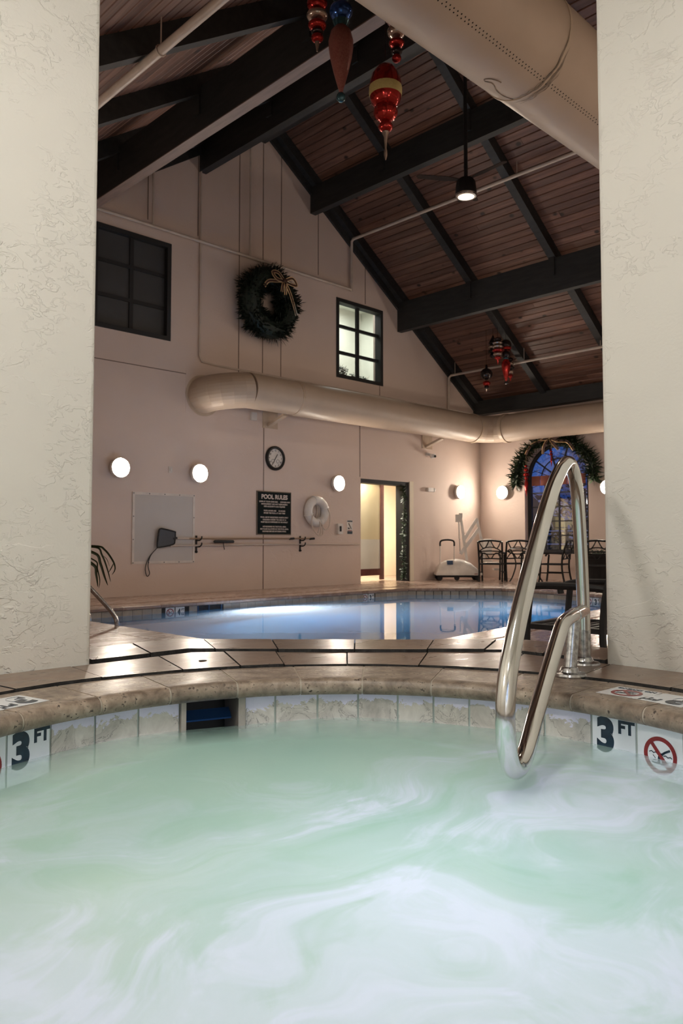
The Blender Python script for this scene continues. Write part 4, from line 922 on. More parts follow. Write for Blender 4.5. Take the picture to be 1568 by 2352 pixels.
B().lathe([(0.12, 0), (0.16, 0.18), (0.15, 0.18), (0.14, 0.16)], 18, Matrix.Translation((11.9, 11.9, 4.1))).build('pot', M['blackm'], pt)
b = B(); leafy(b, (11.62, 11.88, 4.52), (0.20, 0.06, 0.13), 190, 0.10, 0.02, 0.6); leafy(b, (12.15, 11.88, 4.46), (0.25, 0.06, 0.09), 130, 0.10, 0.018, 0.5); b.build('foliage', M['needle2'], pt)

# ---------------------------------------------------------------- doorway
DX0, DX1, DH = 11.75, 13.33, 2.22
b = B().box(DX0, DX1, GY + 0.02, GY + 0.26, DH - 0.085, DH).box(DX1 - 0.17, DX1, GY + 0.02, GY + 0.26, 0, DH - 0.085)
dr = struct(b.build('door_1', M['blackm']), 'doorway to a bright cream hall with black frame')
B().box(DX1, DX1 + 0.13, GY - 0.012, GY, 0, 2.24).build('jamb_strip', M['hall'], dr)
lf = thing('door_leaf', 'mahogany framed frosted glass door standing in the hall', 'door', (12.5, 12.0, 0.02))
B().box(12.98, 13.09, 11.98, 12.03, 0.02, 2.30).build('stile', M['mahog'], lf); B().box(11.6, 12.98, 11.98, 12.03, 0.12, 0.27).build('bottom_rail', M['mahog'], lf)
B().box(11.5, 11.6, 11.98, 12.03, 0.02, 2.30).build('stile', M['mahog'], lf)
B().box(11.6, 12.98, 12.0, 12.012, 0.93, 2.25).build('upper_pane', M['frost'], lf); B().box(11.6, 12.98, 12.0, 12.012, 0.27, 0.93).build('lower_pane', M['frostw'], lf)
B().box(11.6, 13.2, 11.96, 12.06, 2.25, 2.32).build('top_rail', M['black'], lf)
B().box(12.86, 12.98, 11.9, 11.98, 2.17, 2.25).build('closer', M['black'], lf)
b = B().box(11.2, 15.6, 13.5, 13.6, 0, 2.6).box(11.2, 11.3, 11.7, 13.5, 0, 2.6).box(15.5, 15.6, 11.7, 13.5, 0, 2.6).box(11.2, 15.6, 11.7, 13.6, 2.6, 2.65)
hall = struct(b.build('wall_hall', M['hall'])); struct(B().box(11.2, 15.6, GY + 0.28, 13.6, -0.1, 0.004).build('floor_hall', M['deck']))
lamp('hall_lamp_light', 'AREA', (13.2, 12.7, 2.55), 190, (1.0, 0.91, 0.76), size=0.5); lamp('hall_lamp_light', 'AREA', (12.2, 11.85, 2.5), 34, (1.0, 0.92, 0.76), size=0.2)
def garland(name, label, pts, rad, n, mat='needle2', ln=0.12, wd=0.012):
    o = thing(name, label, 'garland', pts[0]); P = spline(pts, 8); b = B(); 
    B().tube(P, rad * 0.35, 7).build('stem', M['needle'], o)
    for _ in range(n):
        i = random.randrange(len(P) - 1); p = P[i].lerp(P[i + 1], random.random()); d = Vector((random.gauss(0, 1), random.gauss(0, 1), random.gauss(0, 1))).normalized()
        s = d.orthogonal().normalized() * wd; L = d * ln * random.uniform(0.5, 1.25); p = p + d * rad * 0.3
        b.add([p - s, p + s, p + L * 0.7 + s * 0.8, p + L, p + L * 0.7 - s * 0.8], [(0, 1, 2, 3, 4)])
    b.build('foliage', M[mat], o); return o
random.seed(5)
garland('door_garland', 'leafy green garland hanging down the right side of the doorway', [(13.13, GY - 0.0, 2.12), (13.13, GY - 0.01, 1.5), (13.12, GY - 0.0, 0.8), (13.13, GY - 0.0, 0.06)], 0.035, 300, ln=0.085, wd=0.018)

# ---------------------------------------------------------------- wreath on the gable
wr_ = thing('wreath', 'large dark fir wreath with ribbon bow high on the gable wall', 'wreath', (9.07, GY, 4.6))
WC = Vector((9.07, GY - 0.215, 5.36))
B().tube([WC + Vector((0.46 * cos(t), 0, 0.49 * sin(t))) for t in [2 * pi * i / 40 for i in range(40)]], 0.19, 12, True).build('core', M['needle'], wr_)
b = B(); random.seed(21)
for _ in range(3600):
    t = random.uniform(0, 2 * pi); ph_ = random.uniform(0, 2 * pi); u = Vector((cos(t), 0, sin(t)))
    p = WC + Vector((0.46 * cos(t), 0, 0.49 * sin(t))) + (u * cos(ph_) + Vector((0, 1, 0)) * sin(ph_) * 0.8) * 0.17
    d = (u * cos(ph_) + Vector((0, 1, 0)) * sin(ph_) * 0.8 + Vector((-sin(t), 0, cos(t))) * random.uniform(-.8, .8) + Vector((0, 0, -0.1))).normalized()
    if p.y + d.y * 0.2 > GY - 0.01: continue
    s = d.orthogonal().normalized() * 0.019; L = d * random.uniform(0.06, 0.17) * (1.0 + 0.35 * sin(5 * t + 1))
    b.add([p - s, p + s, p + L * 0.7 + s * 0.7, p + L, p + L * 0.7 - s * 0.7], [(0, 1, 2, 3, 4)])
b.build('foliage', M['needle'], wr_)
BC = Vector((9.25, GY - 0.44, 5.77))
bow = B().lathe([(0.0, -0.04), (0.05, -0.03), (0.06, 0.0), (0.05, 0.03), (0.0, 0.04)], 12, Matrix.Translation(BC)).build('bow_knot', M['ribbon'], wr_, smooth=True)
def ribbon(pts, wd, parent):
    P = spline([BC + Vector(p) for p in pts], 5); b = B(); g1 = B()
    up = Vector((0, 0.25, 1)).normalized(); vs = []
    for i, p in enumerate(P):
        t = (P[min(i + 1, len(P) - 1)] - P[max(i - 1, 0)]).normalized(); s = t.cross(Vector((0, 1, 0))); s = s.normalized() * wd / 2 if s.length > 1e-4 else Vector((0, 0, wd / 2)); vs += [p - s, p + s]
    f = [(2 * i, 2 * i + 1, 2 * i + 3, 2 * i + 2) for i in range(len(P) - 1)]
    rb = b.add(vs, f).build('ribbon', M['ribbon'], parent)
    g1.tube(vs[0::2], 0.008, 5).build('gold_edge', M['gold'], rb); B().tube(vs[1::2], 0.008, 5).build('gold_edge', M['gold'], rb)
for pts in ([(0, 0, 0), (-0.18, -0.05, 0.10), (-0.32, -0.05, 0.08), (-0.22, -0.05, -0.02), (0, 0, 0)], [(0, 0, 0), (0.16, -0.05, 0.07), (0.27, -0.04, -0.03), (0.15, -0.05, -0.05), (0, 0, 0)],
            [(0, 0, 0), (-0.20, -0.02, -0.05), (-0.38, 0.0, -0.09), (-0.45, 0.03, -0.20)], [(0, 0, 0), (0.12, -0.02, -0.20), (0.24, 0.0, -0.42), (0.34, 0.04, -0.58)], [(0, 0, 0), (-0.05, -0.02, -0.1), (-0.06, 0.0, -0.22)], [(0, 0, 0), (0.02, -0.02, -0.1), (0.05, 0.02, -0.25)]):
    ribbon(pts, 0.05, wr_)

# ---------------------------------------------------------------- arched window of the east wall
FX = EX + 0.13
b = B()
for ya, yb in ((AY - AR, AY - AR + 0.10), (AY + AR - 0.10, AY + AR)): b.box(FX, FX + 0.07, ya, yb, AS, AZ)
b.box(FX, FX + 0.07, AY - AR, AY + AR, AS, AS + 0.09)
b.tube([(FX + 0.035, AY + (AR - 0.04) * cos(t), AZ + (AR - 0.04) * sin(t)) for t in [pi * i / 24 for i in range(25)]], 0.05, 8)
w3 = struct(b.build('window_3', M['blackm']), 'tall arched window with black grid frame')
def bar(p, q, wd=0.035): B().beam((FX + 0.035, *p), (FX + 0.035, *q), 0.03, wd, up=(1, 0, 0)).build('muntin', M['blackm'], w3)
cols_ = [AY - AR + 0.10 + (2 * AR - 0.20) * i / 4 for i in range(5)]
for y in cols_[1:4]: bar((y, AS + 0.09), (y, AZ))
for i in range(1, 5): bar((AY - AR + 0.1, AS + 0.09 + (AZ - AS - 0.09) * i / 5), (AY + AR - 0.1, AS + 0.09 + (AZ - AS - 0.09) * i / 5), 0.022)
bar((AY - AR + 0.1, AZ), (AY + AR - 0.1, AZ), 0.07)
for a in (36, 72, 108, 144): bar((AY + 0.16 * cos(R(a)), AZ + 0.16 * sin(R(a))), (AY + 0.76 * cos(R(a)), AZ + 0.76 * sin(R(a))))
for rr in (0.16, 0.46): B().tube([(FX + 0.035, AY + rr * cos(t), AZ + rr * sin(t)) for t in [pi * i / 18 for i in range(19)]], 0.016, 6).build('arc_muntin', M['blackm'], w3)
for i in range(4):
    for j in range(5):
        z0 = AS + 0.09 + (AZ - AS - 0.09) * j / 5; z1 = AS + 0.09 + (AZ - AS - 0.09) * (j + 1) / 5
        B().box(FX + 0.03, FX + 0.036, cols_[i] + 0.015, cols_[i + 1] - 0.015, z0 + 0.01, z1 - 0.01).build('pane', M['glass'], w3)
B().prism([(AY + 0.76 * cos(pi * i / 20), AZ + 0.76 * sin(pi * i / 20)) for i in range(21)], 0, 0.006, Matrix(((0, 0, 1, FX + 0.03), (1, 0, 0, 0), (0, 1, 0, 0), (0, 0, 0, 1)))).build('arched_pane', M['glass'], w3)
va = thing('valance', 'terracotta fabric valance strip across the arched window', 'curtain', (EX + 0.1, AY, 2.12))
for i in range(6):
    y0 = AY - 0.70 + 1.40 * i / 6; y1 = y0 + 1.40 / 6 - 0.015
    P = [(EX + 0.10 - 0.02 * sin(pi * k / 6), y0 + (y1 - y0) * k / 6) for k in range(7)]
    B().add([(x, y, z) for z in (2.20, 2.43) for x, y in P] + [(x + 0.012, y, z) for z in (2.20, 2.43) for x, y in P],
            [(k, k + 1, 8 + k, 7 + k) for k in range(6)] + [(14 + k, 21 + k, 22 + k, 15 + k) for k in range(6)]).build('pleat', M['valance'], va)
B().tube([(EX + 0.12, AY - 0.72, 2.42), (EX + 0.12, AY + 0.72, 2.42)], 0.012, 8).build('rod', M['black'], va)
gp = [(EX - 0.10, AY + 1.00 * cos(R(a)), AZ - 0.02 + 0.92 * sin(R(a))) for a in range(-6, 188, 16)]
random.seed(9)
ga = garland('window_garland', 'bushy fir garland with ribbons arched over the tall window', gp, 0.12, 1500, ln=0.22, wd=0.016)
BC = Vector((EX - 0.22, AY + 0.02, AZ + 0.92))
for pts in ([(0, 0, 0), (-0.02, 0.25, -0.08), (0.0, 0.48, -0.16), (0.0, 0.62, -0.36)], [(0, 0, 0), (-0.02, -0.22, -0.10), (0.0, -0.46, -0.14), (0.0, -0.62, -0.34)], [(0, 0, 0), (-0.02, 0.12, -0.2), (0, 0.16, -0.38)], [(0, 0, 0), (-0.02, -0.12, -0.16), (0, -0.24, -0.30)], [(0, 0, 0), (-0.05, 0.16, 0.08), (-0.02, 0.26, 0.0), (-0.02, 0.1, -0.04), (0, 0, 0)], [(0, 0, 0), (-0.05, -0.16, 0.08), (-0.02, -0.26, 0.0), (-0.02, -0.1, -0.04), (0, 0, 0)]):
    P = spline([BC + Vector(p) for p in pts], 5); vs = []
    for i, p in enumerate(P):
        t = (P[min(i + 1, len(P) - 1)] - P[max(i - 1, 0)]).normalized(); s = t.cross(Vector((1, 0, 0))); s = s.normalized() * 0.03 if s.length > 1e-4 else Vector((0, 0, .03)); vs += [p - s, p + s]
    rb = B().add(vs, [(2 * i, 2 * i + 1, 2 * i + 3, 2 * i + 2) for i in range(len(P) - 1)]).build('ribbon', M['ribbon'], ga)
    B().tube(vs[0::2], 0.009, 5).build('gold_edge', M['gold'], rb)
# outside: snow, railing, snowy tree
struct(B().box(EX + 0.35, 40, -12, 30, -0.3, -0.15).build('ground_outside', M['snow']))
def snowy_tree(x, y, h, label):
    o = thing('snowy_tree', label, 'tree', (x, y, -0.15), 0, 'trees outside the arched window'); B().tube([(x, y, -0.15), (x + 0.1, y, h)], [0.16, 0.05], 8).build('trunk', M['bark'], o)
    b1 = B(); b2 = B()
    for _ in range(60):
        z = random.uniform(0.25 * h, h); a = random.uniform(0, 2 * pi); L = random.uniform(0.8, 2.2) * (1.1 - 0.6 * z / h); p = Vector((x, y, z)); q = p + Vector((cos(a) * L, sin(a) * L, 0.5 * L))
        b1.tube([p, (p + q) / 2 + Vector((0, 0, 0.08)), q], [0.035, 0.022, 0.008], 5)
        leafy(b2, tuple((p + 2 * q) / 3), (0.3, 0.3, 0.2), 16, 0.22, 0.05)
    b1.build('branches', M['bark'], o); b2.build('snow_load', M['snow'], o)
random.seed(31)
snowy_tree(21.5, 11.6, 5.2, 'snow laden tree outside the left half of the arched window'); snowy_tree(23.5, 16.2, 5.6, 'snow laden tree outside beyond the wall corner'); snowy_tree(24.5, 12.6, 4.6, 'smaller snow laden tree behind the handrail in the arched window')
hd = thing('added_house_front', 'added dark house front, yellow panes imitating a reflection, outside the arched window', 'house', (28.1, 16, -0.15))  # house front added to darken the lower part of the arched window
B().box(28.0, 28.3, 6, 26, -0.15, 2.75).build('wall', M['housew'], hd); B().box(27.7, 28.4, 5.8, 26.2, 2.75, 2.87).build('snowy_eave', M['snow'], hd)
for i in range(3):
    for j in range(3): B().box(27.97, 28.0, 15.05 + 0.42 * i, 15.43 + 0.42 * i, 0.55 + 0.45 * j, 0.95 + 0.45 * j).build('pane', M['reflpane'], hd)
hg = thing('added_hedge', 'added dark evergreen hedge dusted with snow, darkening the panes behind the porch railing', 'hedge', (20, 12, -0.15))  # hedge added so the lower panes look darker
b = B(); random.seed(77)
for _ in range(900): leafy(b, (random.uniform(19.7, 20.3), random.uniform(8.5, 16), random.uniform(0, 1.15)), (0.12, 0.12, 0.1), 1, 0.25, 0.07, 0.4)
b.build('foliage', M['needle'], hg)
b = B()
for _ in range(160): leafy(b, (random.uniform(19.7, 20.3), random.uniform(8.5, 16), random.uniform(0.9, 1.25)), (0.1, 0.1, 0.05), 1, 0.2, 0.06, 0.2)
b.build('snow_dusting', M['snow'], hg)
rl = thing('porch_railing', 'dark porch railing with snow on its rails outside the arched window', 'railing', (18.6, 11, -0.15))
for z in (0.35, 0.75, 1.10):
    t = B().box(18.58, 18.63, 7.5, 14.5, z, z + 0.045).build('rail', M['bark'], rl); B().box(18.575, 18.635, 7.5, 14.5, z + 0.045, z + 0.075).build('snow_cap', M['snow'], t)
for i in range(8): B().box(18.57, 18.64, 7.6 + 0.95 * i, 7.68 + 0.95 * i, -0.15, 1.2).build('post', M['bark'], rl)

# ---------------------------------------------------------------- hanging ornaments
def ball(r, z, sq=1.0): return [(r * sin(pi * i / 10), z + r * sq * cos(pi * i / 10)) for i in range(11)]
def ornament(label, x, y, ztop, segs, group, wire_top):
    o = thing('hanging_ornament', label, 'ornament', (x, y, segs[-1][1][-1][1]), 0, group)
    for name, prof, mat, fl in segs:
        B().lathe(prof, 36, Matrix.Translation((x, y, 0)), flute=fl[0] if fl else 0, fl=fl[1] if fl else 0).build(name, M[mat], o, smooth=True)
    B().tube([(x, y, ztop - 0.02), (x, y, wire_top)], 0.003, 5).build('wire', M['odark'], o)
G1 = 'large ornaments hung from the left roof slope'; G2 = 'ornaments hung under the far ceiling'
xo, yo = 4.42, 4.52
ornament('blue topped ornament with long frosted rose teardrop', xo, yo, 5.500, [
    ('top_cap', [(0.0, 5.540), (0.05, 5.520), (0.07, 5.470), (0.05, 5.430)], 'oteal', None), ('blue_ball', ball(0.098, 5.362, 0.82), 'oblue', None), ('collar', [(0.05, 5.300), (0.072, 5.270), (0.055, 5.230), (0.045, 5.210)], 'oteal', None),
    ('teardrop', [(0.045, 5.230), (0.085, 5.180), (0.105, 5.100), (0.103, 5.040), (0.090, 4.950), (0.065, 4.840), (0.035, 4.730), (0.012, 4.650), (0.010, 4.630)], 'ored2', None), ('tip_ball', ball(0.040, 4.615, 1.1), 'oteal', None)], G1, roofz(xo) - 0.1)
xo, yo = 4.13, 4.50
ornament('red and silver striped ornament partly behind the rose teardrop', xo, yo, 5.350, [
    ('upper_ball', ball(0.085, 5.270, 0.8), 'ored', None), ('silver_disc', ball(0.088, 5.170, 0.5), 'osilver', None), ('red_disc', ball(0.075, 5.090, 0.55), 'ored', None), ('dark_collar', ball(0.05, 5.035, 0.5), 'odark', None), ('red_bead', ball(0.05, 4.985, 0.8), 'ored', None), ('tip', [(0.02, 4.950), (0.006, 4.870)], 'osilver', None)], G1, roofz(xo) - 0.1)
xo, yo = 4.74, 4.18
ornament('red ornament with gold glitter band and fluted lower balls', xo, yo, 5.490, [
    ('upper_glass', ball(0.095, 5.310, 1.0), 'ored2', None), ('neck_silver', ball(0.080, 5.170, 0.7), 'osilver', None), ('red_disc', ball(0.066, 5.070, 0.55), 'ored', None), ('dark_bead', ball(0.048, 5.000, 0.7), 'odark', None), ('red_bead', ball(0.040, 4.940, 0.9), 'ored', None)], G1, roofz(xo) - 0.1)
xo, yo = 4.70, 4.27
ornament('red egg ornament with gold glitter band and pointed tip', xo, yo, 4.975, [
    ('upper_egg', [(0.02, 4.915), (0.07, 4.885), (0.115, 4.815), (0.132, 4.745), (0.136, 4.705)], 'ored', (12, 0.02)), ('gold_band', [(0.138, 4.710), (0.140, 4.665), (0.135, 4.630)], 'ogold', None), ('lower_egg', [(0.134, 4.630), (0.118, 4.575), (0.08, 4.540), (0.04, 4.530)], 'ored', None),
    ('fluted_ball', ball(0.098, 4.500, 0.95), 'ored', (14, 0.05)), ('small_ball', ball(0.062, 4.370, 0.75), 'ored', None), ('tip', [(0.03, 4.325), (0.016, 4.285), (0.008, 4.185), (0.014, 4.160), (0.014, 4.125), (0.004, 4.085)], 'osilver', None)], G1, roofz(xo) - 0.1)
def stacked(x, y, z1, z0, rad, mats):
    n_ = len(mats); h = (z1 - z0) / n_; return [('bead', ball(rad * (0.55 + 0.45 * sin(pi * (i + 0.7) / n_)), z1 - h * (i + 0.5), min(1.6, h * 0.55 / (rad * (0.55 + 0.45 * sin(pi * (i + 0.7) / n_))))), m, None) for i, m in enumerate(mats)]
def far_orn(label, x, y, segs, top): ornament(label, x, y, top, segs, G2, roofz(x) - 0.05)
far_orn('dark pointed ornament at the left of the far hanging group', 14.2, 9.73, [('point', [(0.0, 5.44), (0.05, 5.34), (0.08, 5.29)], 'odark', None)] + stacked(14.2, 9.73, 5.30, 4.92, 0.12, ['odark', 'osilver', 'odark', 'odark']), 5.44)
far_orn('silver and red beaded ornament in the middle of the far hanging group', 13.98, 9.46, stacked(14.2, 9.6, 5.28, 4.80, 0.12, ['odark', 'osilver', 'osilver', 'ored', 'osilver', 'ored']) + [('tip', [(0.03, 4.82), (0.006, 4.70)], 'ored', None)], 5.26)
far_orn('red teardrop ornament with dark ball, longest of the far group', 14.2, 9.40, [('ball', ball(0.125, 5.15, 0.95), 'odark', None), ('blush', [(0.10, 5.12), (0.126, 5.07), (0.10, 5.04)], 'ored', None), ('neck', ball(0.095, 4.94, 0.9), 'odark', None), ('collar', ball(0.06, 4.85, 0.6), 'oteal', None),
    ('teardrop', [(0.05, 4.83), (0.10, 4.74), (0.095, 4.66), (0.055, 4.48), (0.018, 4.36)], 'ored', None), ('tip_ball', ball(0.05, 4.32, 0.7), 'odark', None)], 5.27)
far_orn('brown beaded ornament hanging just behind the red teardrop', 14.58, 9.54, stacked(14.3, 9.34, 4.96, 4.50, 0.085, ['odark', 'osilver', 'odark', 'osilver', 'ored']) + [('tip', [(0.02, 4.51), (0.01, 4.44)], 'ored', None)], 4.94)
far_orn('round dark ornament with red beads, lowest of the far group', 14.2, 9.91, [('stem', [(0.02, 4.80), (0.03, 4.72)], 'odark', None), ('ball', ball(0.135, 4.59, 0.98), 'odark', None), ('red_ball', ball(0.088, 4.38, 0.7), 'ored', None), ('bead', ball(0.055, 4.30, 0.8), 'odark', None), ('tip', [(0.02, 4.27), (0.005, 4.19)], 'osilver', None)], 4.78)
def finial(label, y, z, s=1.0):
    x = EX - 0.16; o = thing('finial_ornament', label, 'ornament', (x, y, z - 0.5 * s), 0, 'red finials on the arched window')
    for i, (r, dz, q) in enumerate(((0.035, 0, 1.0), (0.055, -0.09, 0.9), (0.075, -0.20, 0.7), (0.045, -0.29, 0.8))): B().lathe(ball(r * s, z + dz * s, q), 16, Matrix.Translation((x, y, 0))).build('bead', M['ored'], o, smooth=True)
    B().lathe([(0.02 * s, z - 0.30 * s), (0.045 * s, z - 0.42 * s), (0.03 * s, z - 0.55 * s), (0.004, z - 0.72 * s)], 16, Matrix.Translation((x, y, 0))).build('drop', M['ored'], o, smooth=True)
    B().tube([(x, y, z), (x, y, z + 0.3)], 0.004, 5).build('string', M['gold'], o)
finial('red finial ornament left of the terracotta valance', 9.99, 2.66); finial('red finial ornament on the right of the arched window', 8.78, 2.60); finial('small red finial hanging at the crown of the arched window', 9.32, 3.0, 0.55)

# ---------------------------------------------------------------- ceiling fan
fx, fy = 9.1, 6.68
fan = thing('ceiling_fan', 'black ceiling fan with round lamp on a long rod', 'ceiling fan', (fx, fy, 5.910))
B().tube([(fx, fy, 6.230), (fx, fy, RZ - 0.6)], 0.028, 12).build('down_rod', M['black'], fan, smooth=True)
B().lathe([(0.03, 6.22), (0.11, 6.205), (0.138, 6.165), (0.147, 6.10), (0.155, 6.02), (0.155, 5.980), (0.145, 5.960)], 32, Matrix.Translation((fx, fy, 0))).build('motor_housing', M['black'], fan, smooth=True)
B().lathe([(0.150, 5.985), (0.158, 5.970), (0.150, 5.945), (0.120, 5.940)], 32, Matrix.Translation((fx, fy, 0)), c1=False).build('lamp_ring', M['steelworn'], fan, smooth=True)
B().lathe([(0.125, 5.945), (0.09, 5.932), (0.0, 5.926)], 32, Matrix.Translation((fx, fy, 0))).build('lamp_glass', M['fanglow'], fan, smooth=True)
for k in range(3):
    Mx = Matrix.Translation((fx, fy, 6.190)) @ Matrix.Rotation(R(25 + 120 * k), 4, 'Z') @ Matrix.Rotation(R(9), 4, 'X')
    B().prism([(0.12, -0.03), (0.30, -0.055), (0.72, -0.045), (0.75, 0), (0.72, 0.045), (0.30, 0.055), (0.12, 0.03)], 0, 0.008, Mx).build('blade', M['bladew'], fan)

# ---------------------------------------------------------------- patio chairs, table
def patio_chair(label, loc, rz):
    o = thing('patio_chair', label, 'chair', loc, rz, 'black metal patio chairs'); mt = M['black']
    W, D, SH, AH, BH = 0.25, 0.24, 0.40, 0.62, 0.88
    L = lambda b, n: b.build(n, mt, o, smooth=True, local=True)
    for s in (-1, 1):
        L(B().tube(spline([(s * W, -D - 0.05, 0), (s * W, -D - 0.01, 0.22), (s * W, -D, SH), (s * (W + .005), -D - 0.03, AH), (s * (W + .01), -D - 0.12, BH)], 5), 0.021, 8), 'leg')
        L(B().tube(spline([(s * W, D + 0.03, 0), (s * W, D, 0.22), (s * W, D - 0.01, SH), (s * W, D - 0.03, AH - 0.03)], 5), 0.021, 8), 'leg')
        L(B().tube(spline([(s * W, -D - 0.03, AH), (s * (W + .02), -0.08, AH + 0.012), (s * (W + .02), D - 0.06, AH + 0.005), (s * W, D + 0.03, AH - 0.03), (s * W, D + 0.035, AH - 0.07)], 5), 0.021, 8), 'armrest')
        L(B().tube([(s * W, -D, 0.20), (s * W, D, 0.20)], 0.0125, 6), 'stretcher')
    L(B().box(-W, W, -D - 0.015, -D + 0.02, SH - 0.03, SH).box(-W, W, D - 0.02, D + 0.015, SH - 0.03, SH).box(-W - 0.01, -W + 0.025, -D, D, SH - 0.03, SH).box(W - 0.025, W + 0.01, -D, D, SH - 0.03, SH), 'seat_frame')
    for i in range(7): y = -D + 0.06 + i * 0.06; L(B().box(-W + 0.025, W - 0.025, y - 0.011, y + 0.011, SH - 0.018, SH - 0.008), 'seat_slat')
    for i in range(4): x = -W + 0.1 + i * 0.1; L(B().box(x - 0.009, x + 0.009, -D + 0.02, D - 0.02, SH - 0.022, SH - 0.016), 'seat_slat')
    def bk(x, z): return (x, -D - 0.005 - 0.115 * max(0, (z - SH)) / (BH - SH), z)
    L(B().tube(spline([bk(-W, BH), bk(-W * .5, BH + 0.018), bk(0, BH + 0.024), bk(W * .5, BH + 0.018), bk(W, BH)], 5), 0.022, 8), 'top_rail')
    for z in (0.665, 0.50): L(B().tube([bk(-W, z), bk(0, z + 0.012), bk(W, z)], 0.015, 6), 'back_rail')
    zz = (0.51, 0.665, 0.88)
    for z0, z1 in ((0.67, 0.885), (0.505, 0.665)):
        zm = (z0 + z1) / 2
        for s in (-1, 1):
            L(B().tube(spline([bk(s * W * 0.95, z1), bk(s * W * 0.62, zm - 0.04), bk(s * W * 0.35, zm - 0.01), bk(s * 0.02, z1 + 0.01)] if z0 > .6 else [bk(s * W * 0.95, z0), bk(s * W * 0.62, zm + 0.04), bk(s * W * 0.35, zm + 0.02), bk(s * 0.02, z0)], 5), 0.0125, 6), 'lattice_bar')
            L(B().tube(spline([bk(s * W * 0.95, z0), bk(s * W * 0.5, z0 + 0.07), bk(0, z0 + 0.09)] if z0 > .6 else [bk(s * W * .95, z1), bk(s * W * .5, z1 - 0.05), bk(0, z1 - 0.06)], 5), 0.0125, 6), 'lattice_bar')
    return o
c1 = patio_chair('black patio chair with lattice back nearest the pool lift', (14.50, 10.02, 0), R(-62))
dup(c1, (15.12, 9.86, 0), R(-40), 'black patio chair with lattice back beside the arched window')
dup(c1, (15.30, 8.93, 0), R(12), 'black patio chair seen side on behind the steel handrail')
dup(c1, (15.00, 7.80, 0), R(-58), 'black patio chair in front of the black planter by the pillar')
dup(c1, (4.31, 2.33, 0.008), R(2), 'near black patio chair cut off by the right ivory pillar')
tb = thing('patio_table', 'small black round patio table between the far chairs', 'table', (14.86, 9.38, 0))
B().lathe([(0.0, 0.71), (0.34, 0.71), (0.355, 0.72), (0.34, 0.735), (0.0, 0.735)], 32, Matrix.Translation((14.86, 9.38, 0))).build('tabletop', M['black'], tb, smooth=True)
for k in range(4):
    a = R(45 + 90 * k); c_, s_ = cos(a), sin(a)
    B().tube(spline([(14.86 + 0.33 * c_, 9.38 + 0.33 * s_, 0.71), (14.86 + 0.22 * c_, 9.38 + 0.22 * s_, 0.42), (14.86 + 0.28 * c_, 9.38 + 0.28 * s_, 0.15), (14.86 + 0.36 * c_, 9.38 + 0.36 * s_, 0.0)], 5), 0.014, 8).build('leg', M['black'], tb, smooth=True)
# planter
pl_ = thing('planter', 'tall black planter of dry grasses behind the far right chair', 'planter', (15.62, 8.10, 0))
B().lathe([(0.17, 0), (0.20, 0.02), (0.27, 0.55), (0.29, 0.57), (0.29, 0.62), (0.26, 0.62), (0.25, 0.56)], 28, Matrix.Translation((15.62, 8.10, 0))).build('pot', M['blackm'], pl_, smooth=True)
b = B(); random.seed(14)
for _ in range(70):
    a = random.uniform(0, 2 * pi); l = random.uniform(0.15, 0.34); d = Vector((cos(a) * 0.6, sin(a) * 0.6, random.uniform(0.5, 1.2))).normalized(); p = Vector((15.62 + 0.15 * cos(a), 8.10 + 0.15 * sin(a), 0.56)); s = d.orthogonal().normalized() * 0.006
    b.add([p - s, p + s, p + d * l], [(0, 1, 2)])
leafy(b, (15.62, 8.10, 0.62), (0.2, 0.2, 0.05), 120, 0.09, 0.014, 0.4)
b.build('grasses', M['needle2'], pl_)

# ---------------------------------------------------------------- pool lift
lf_ = thing('pool_lift', 'white wheeled pool lift with folded arm and seat by the corner', 'pool lift', (14.40, 10.90, 0), R(-44.4))
def LB(b, n, m, sm=True): return b.build(n, M[m], lf_, smooth=sm, local=True)
hp = [(-0.50, 0.20), (-0.47, 0.30), (-0.40, 0.38), (-0.26, 0.45), (-0.05, 0.49), (0.12, 0.47), (0.28, 0.40), (0.42, 0.28), (0.50, 0.19)]
vs = []; nn = 13
for x, h in hp:
    for k in range(nn):
        t = pi * k / (nn - 1); ww = 0.27 * (0.9 if abs(x) > 0.4 else 1.0); vs.append((x, -ww * (abs(cos(t)) ** 0.55) * (1 if cos(t) > 0 else -1), 0.17 + (h - 0.17) * (sin(t) ** 0.6 if sin(t) > 1e-6 else 0)))
f = [(i * nn + k, (i + 1) * nn + k, (i + 1) * nn + k + 1, i * nn + k + 1) for i in range(len(hp) - 1) for k in range(nn - 1)]
f += [tuple(range(nn)), tuple((len(hp) - 1) * nn + k for k in range(nn))[::-1]]
LB(B().add(vs, f), 'hull', 'liftw'); LB(B().box(-0.52, 0.52, -0.29, 0.29, 0.12, 0.175), 'skirt', 'liftw', False); LB(B().box(-0.46, 0.40, -0.22, 0.22, 0.07, 0.12), 'chassis', 'blackm', False)
for x, y in ((-0.43, -0.22), (-0.05, -0.24), (0.42, -0.22), (-0.43, 0.22), (0.42, 0.22)):
    LB(B().lathe([(0.02, -0.02), (0.055, -0.02), (0.06, -0.012), (0.06, 0.012), (0.055, 0.02), (0.02, 0.02)], 18, Matrix.Translation((x, y, 0.06)) @ Matrix.Rotation(R(90), 4, 'X')), 'caster', 'black')
for x in (-0.41, -0.09): LB(B().tube([(x, -0.12, 0.36), (x, -0.14, 0.80)], 0.014, 8), 'handle_tube', 'liftw')
LB(B().tube(spline([(-0.41, -0.14, 0.78), (-0.41, -0.145, 0.86), (-0.37, -0.148, 0.905), (-0.25, -0.15, 0.92), (-0.13, -0.148, 0.905), (-0.09, -0.145, 0.86), (-0.09, -0.14, 0.78)], 4), 0.02, 10), 'handle_grip', 'black')
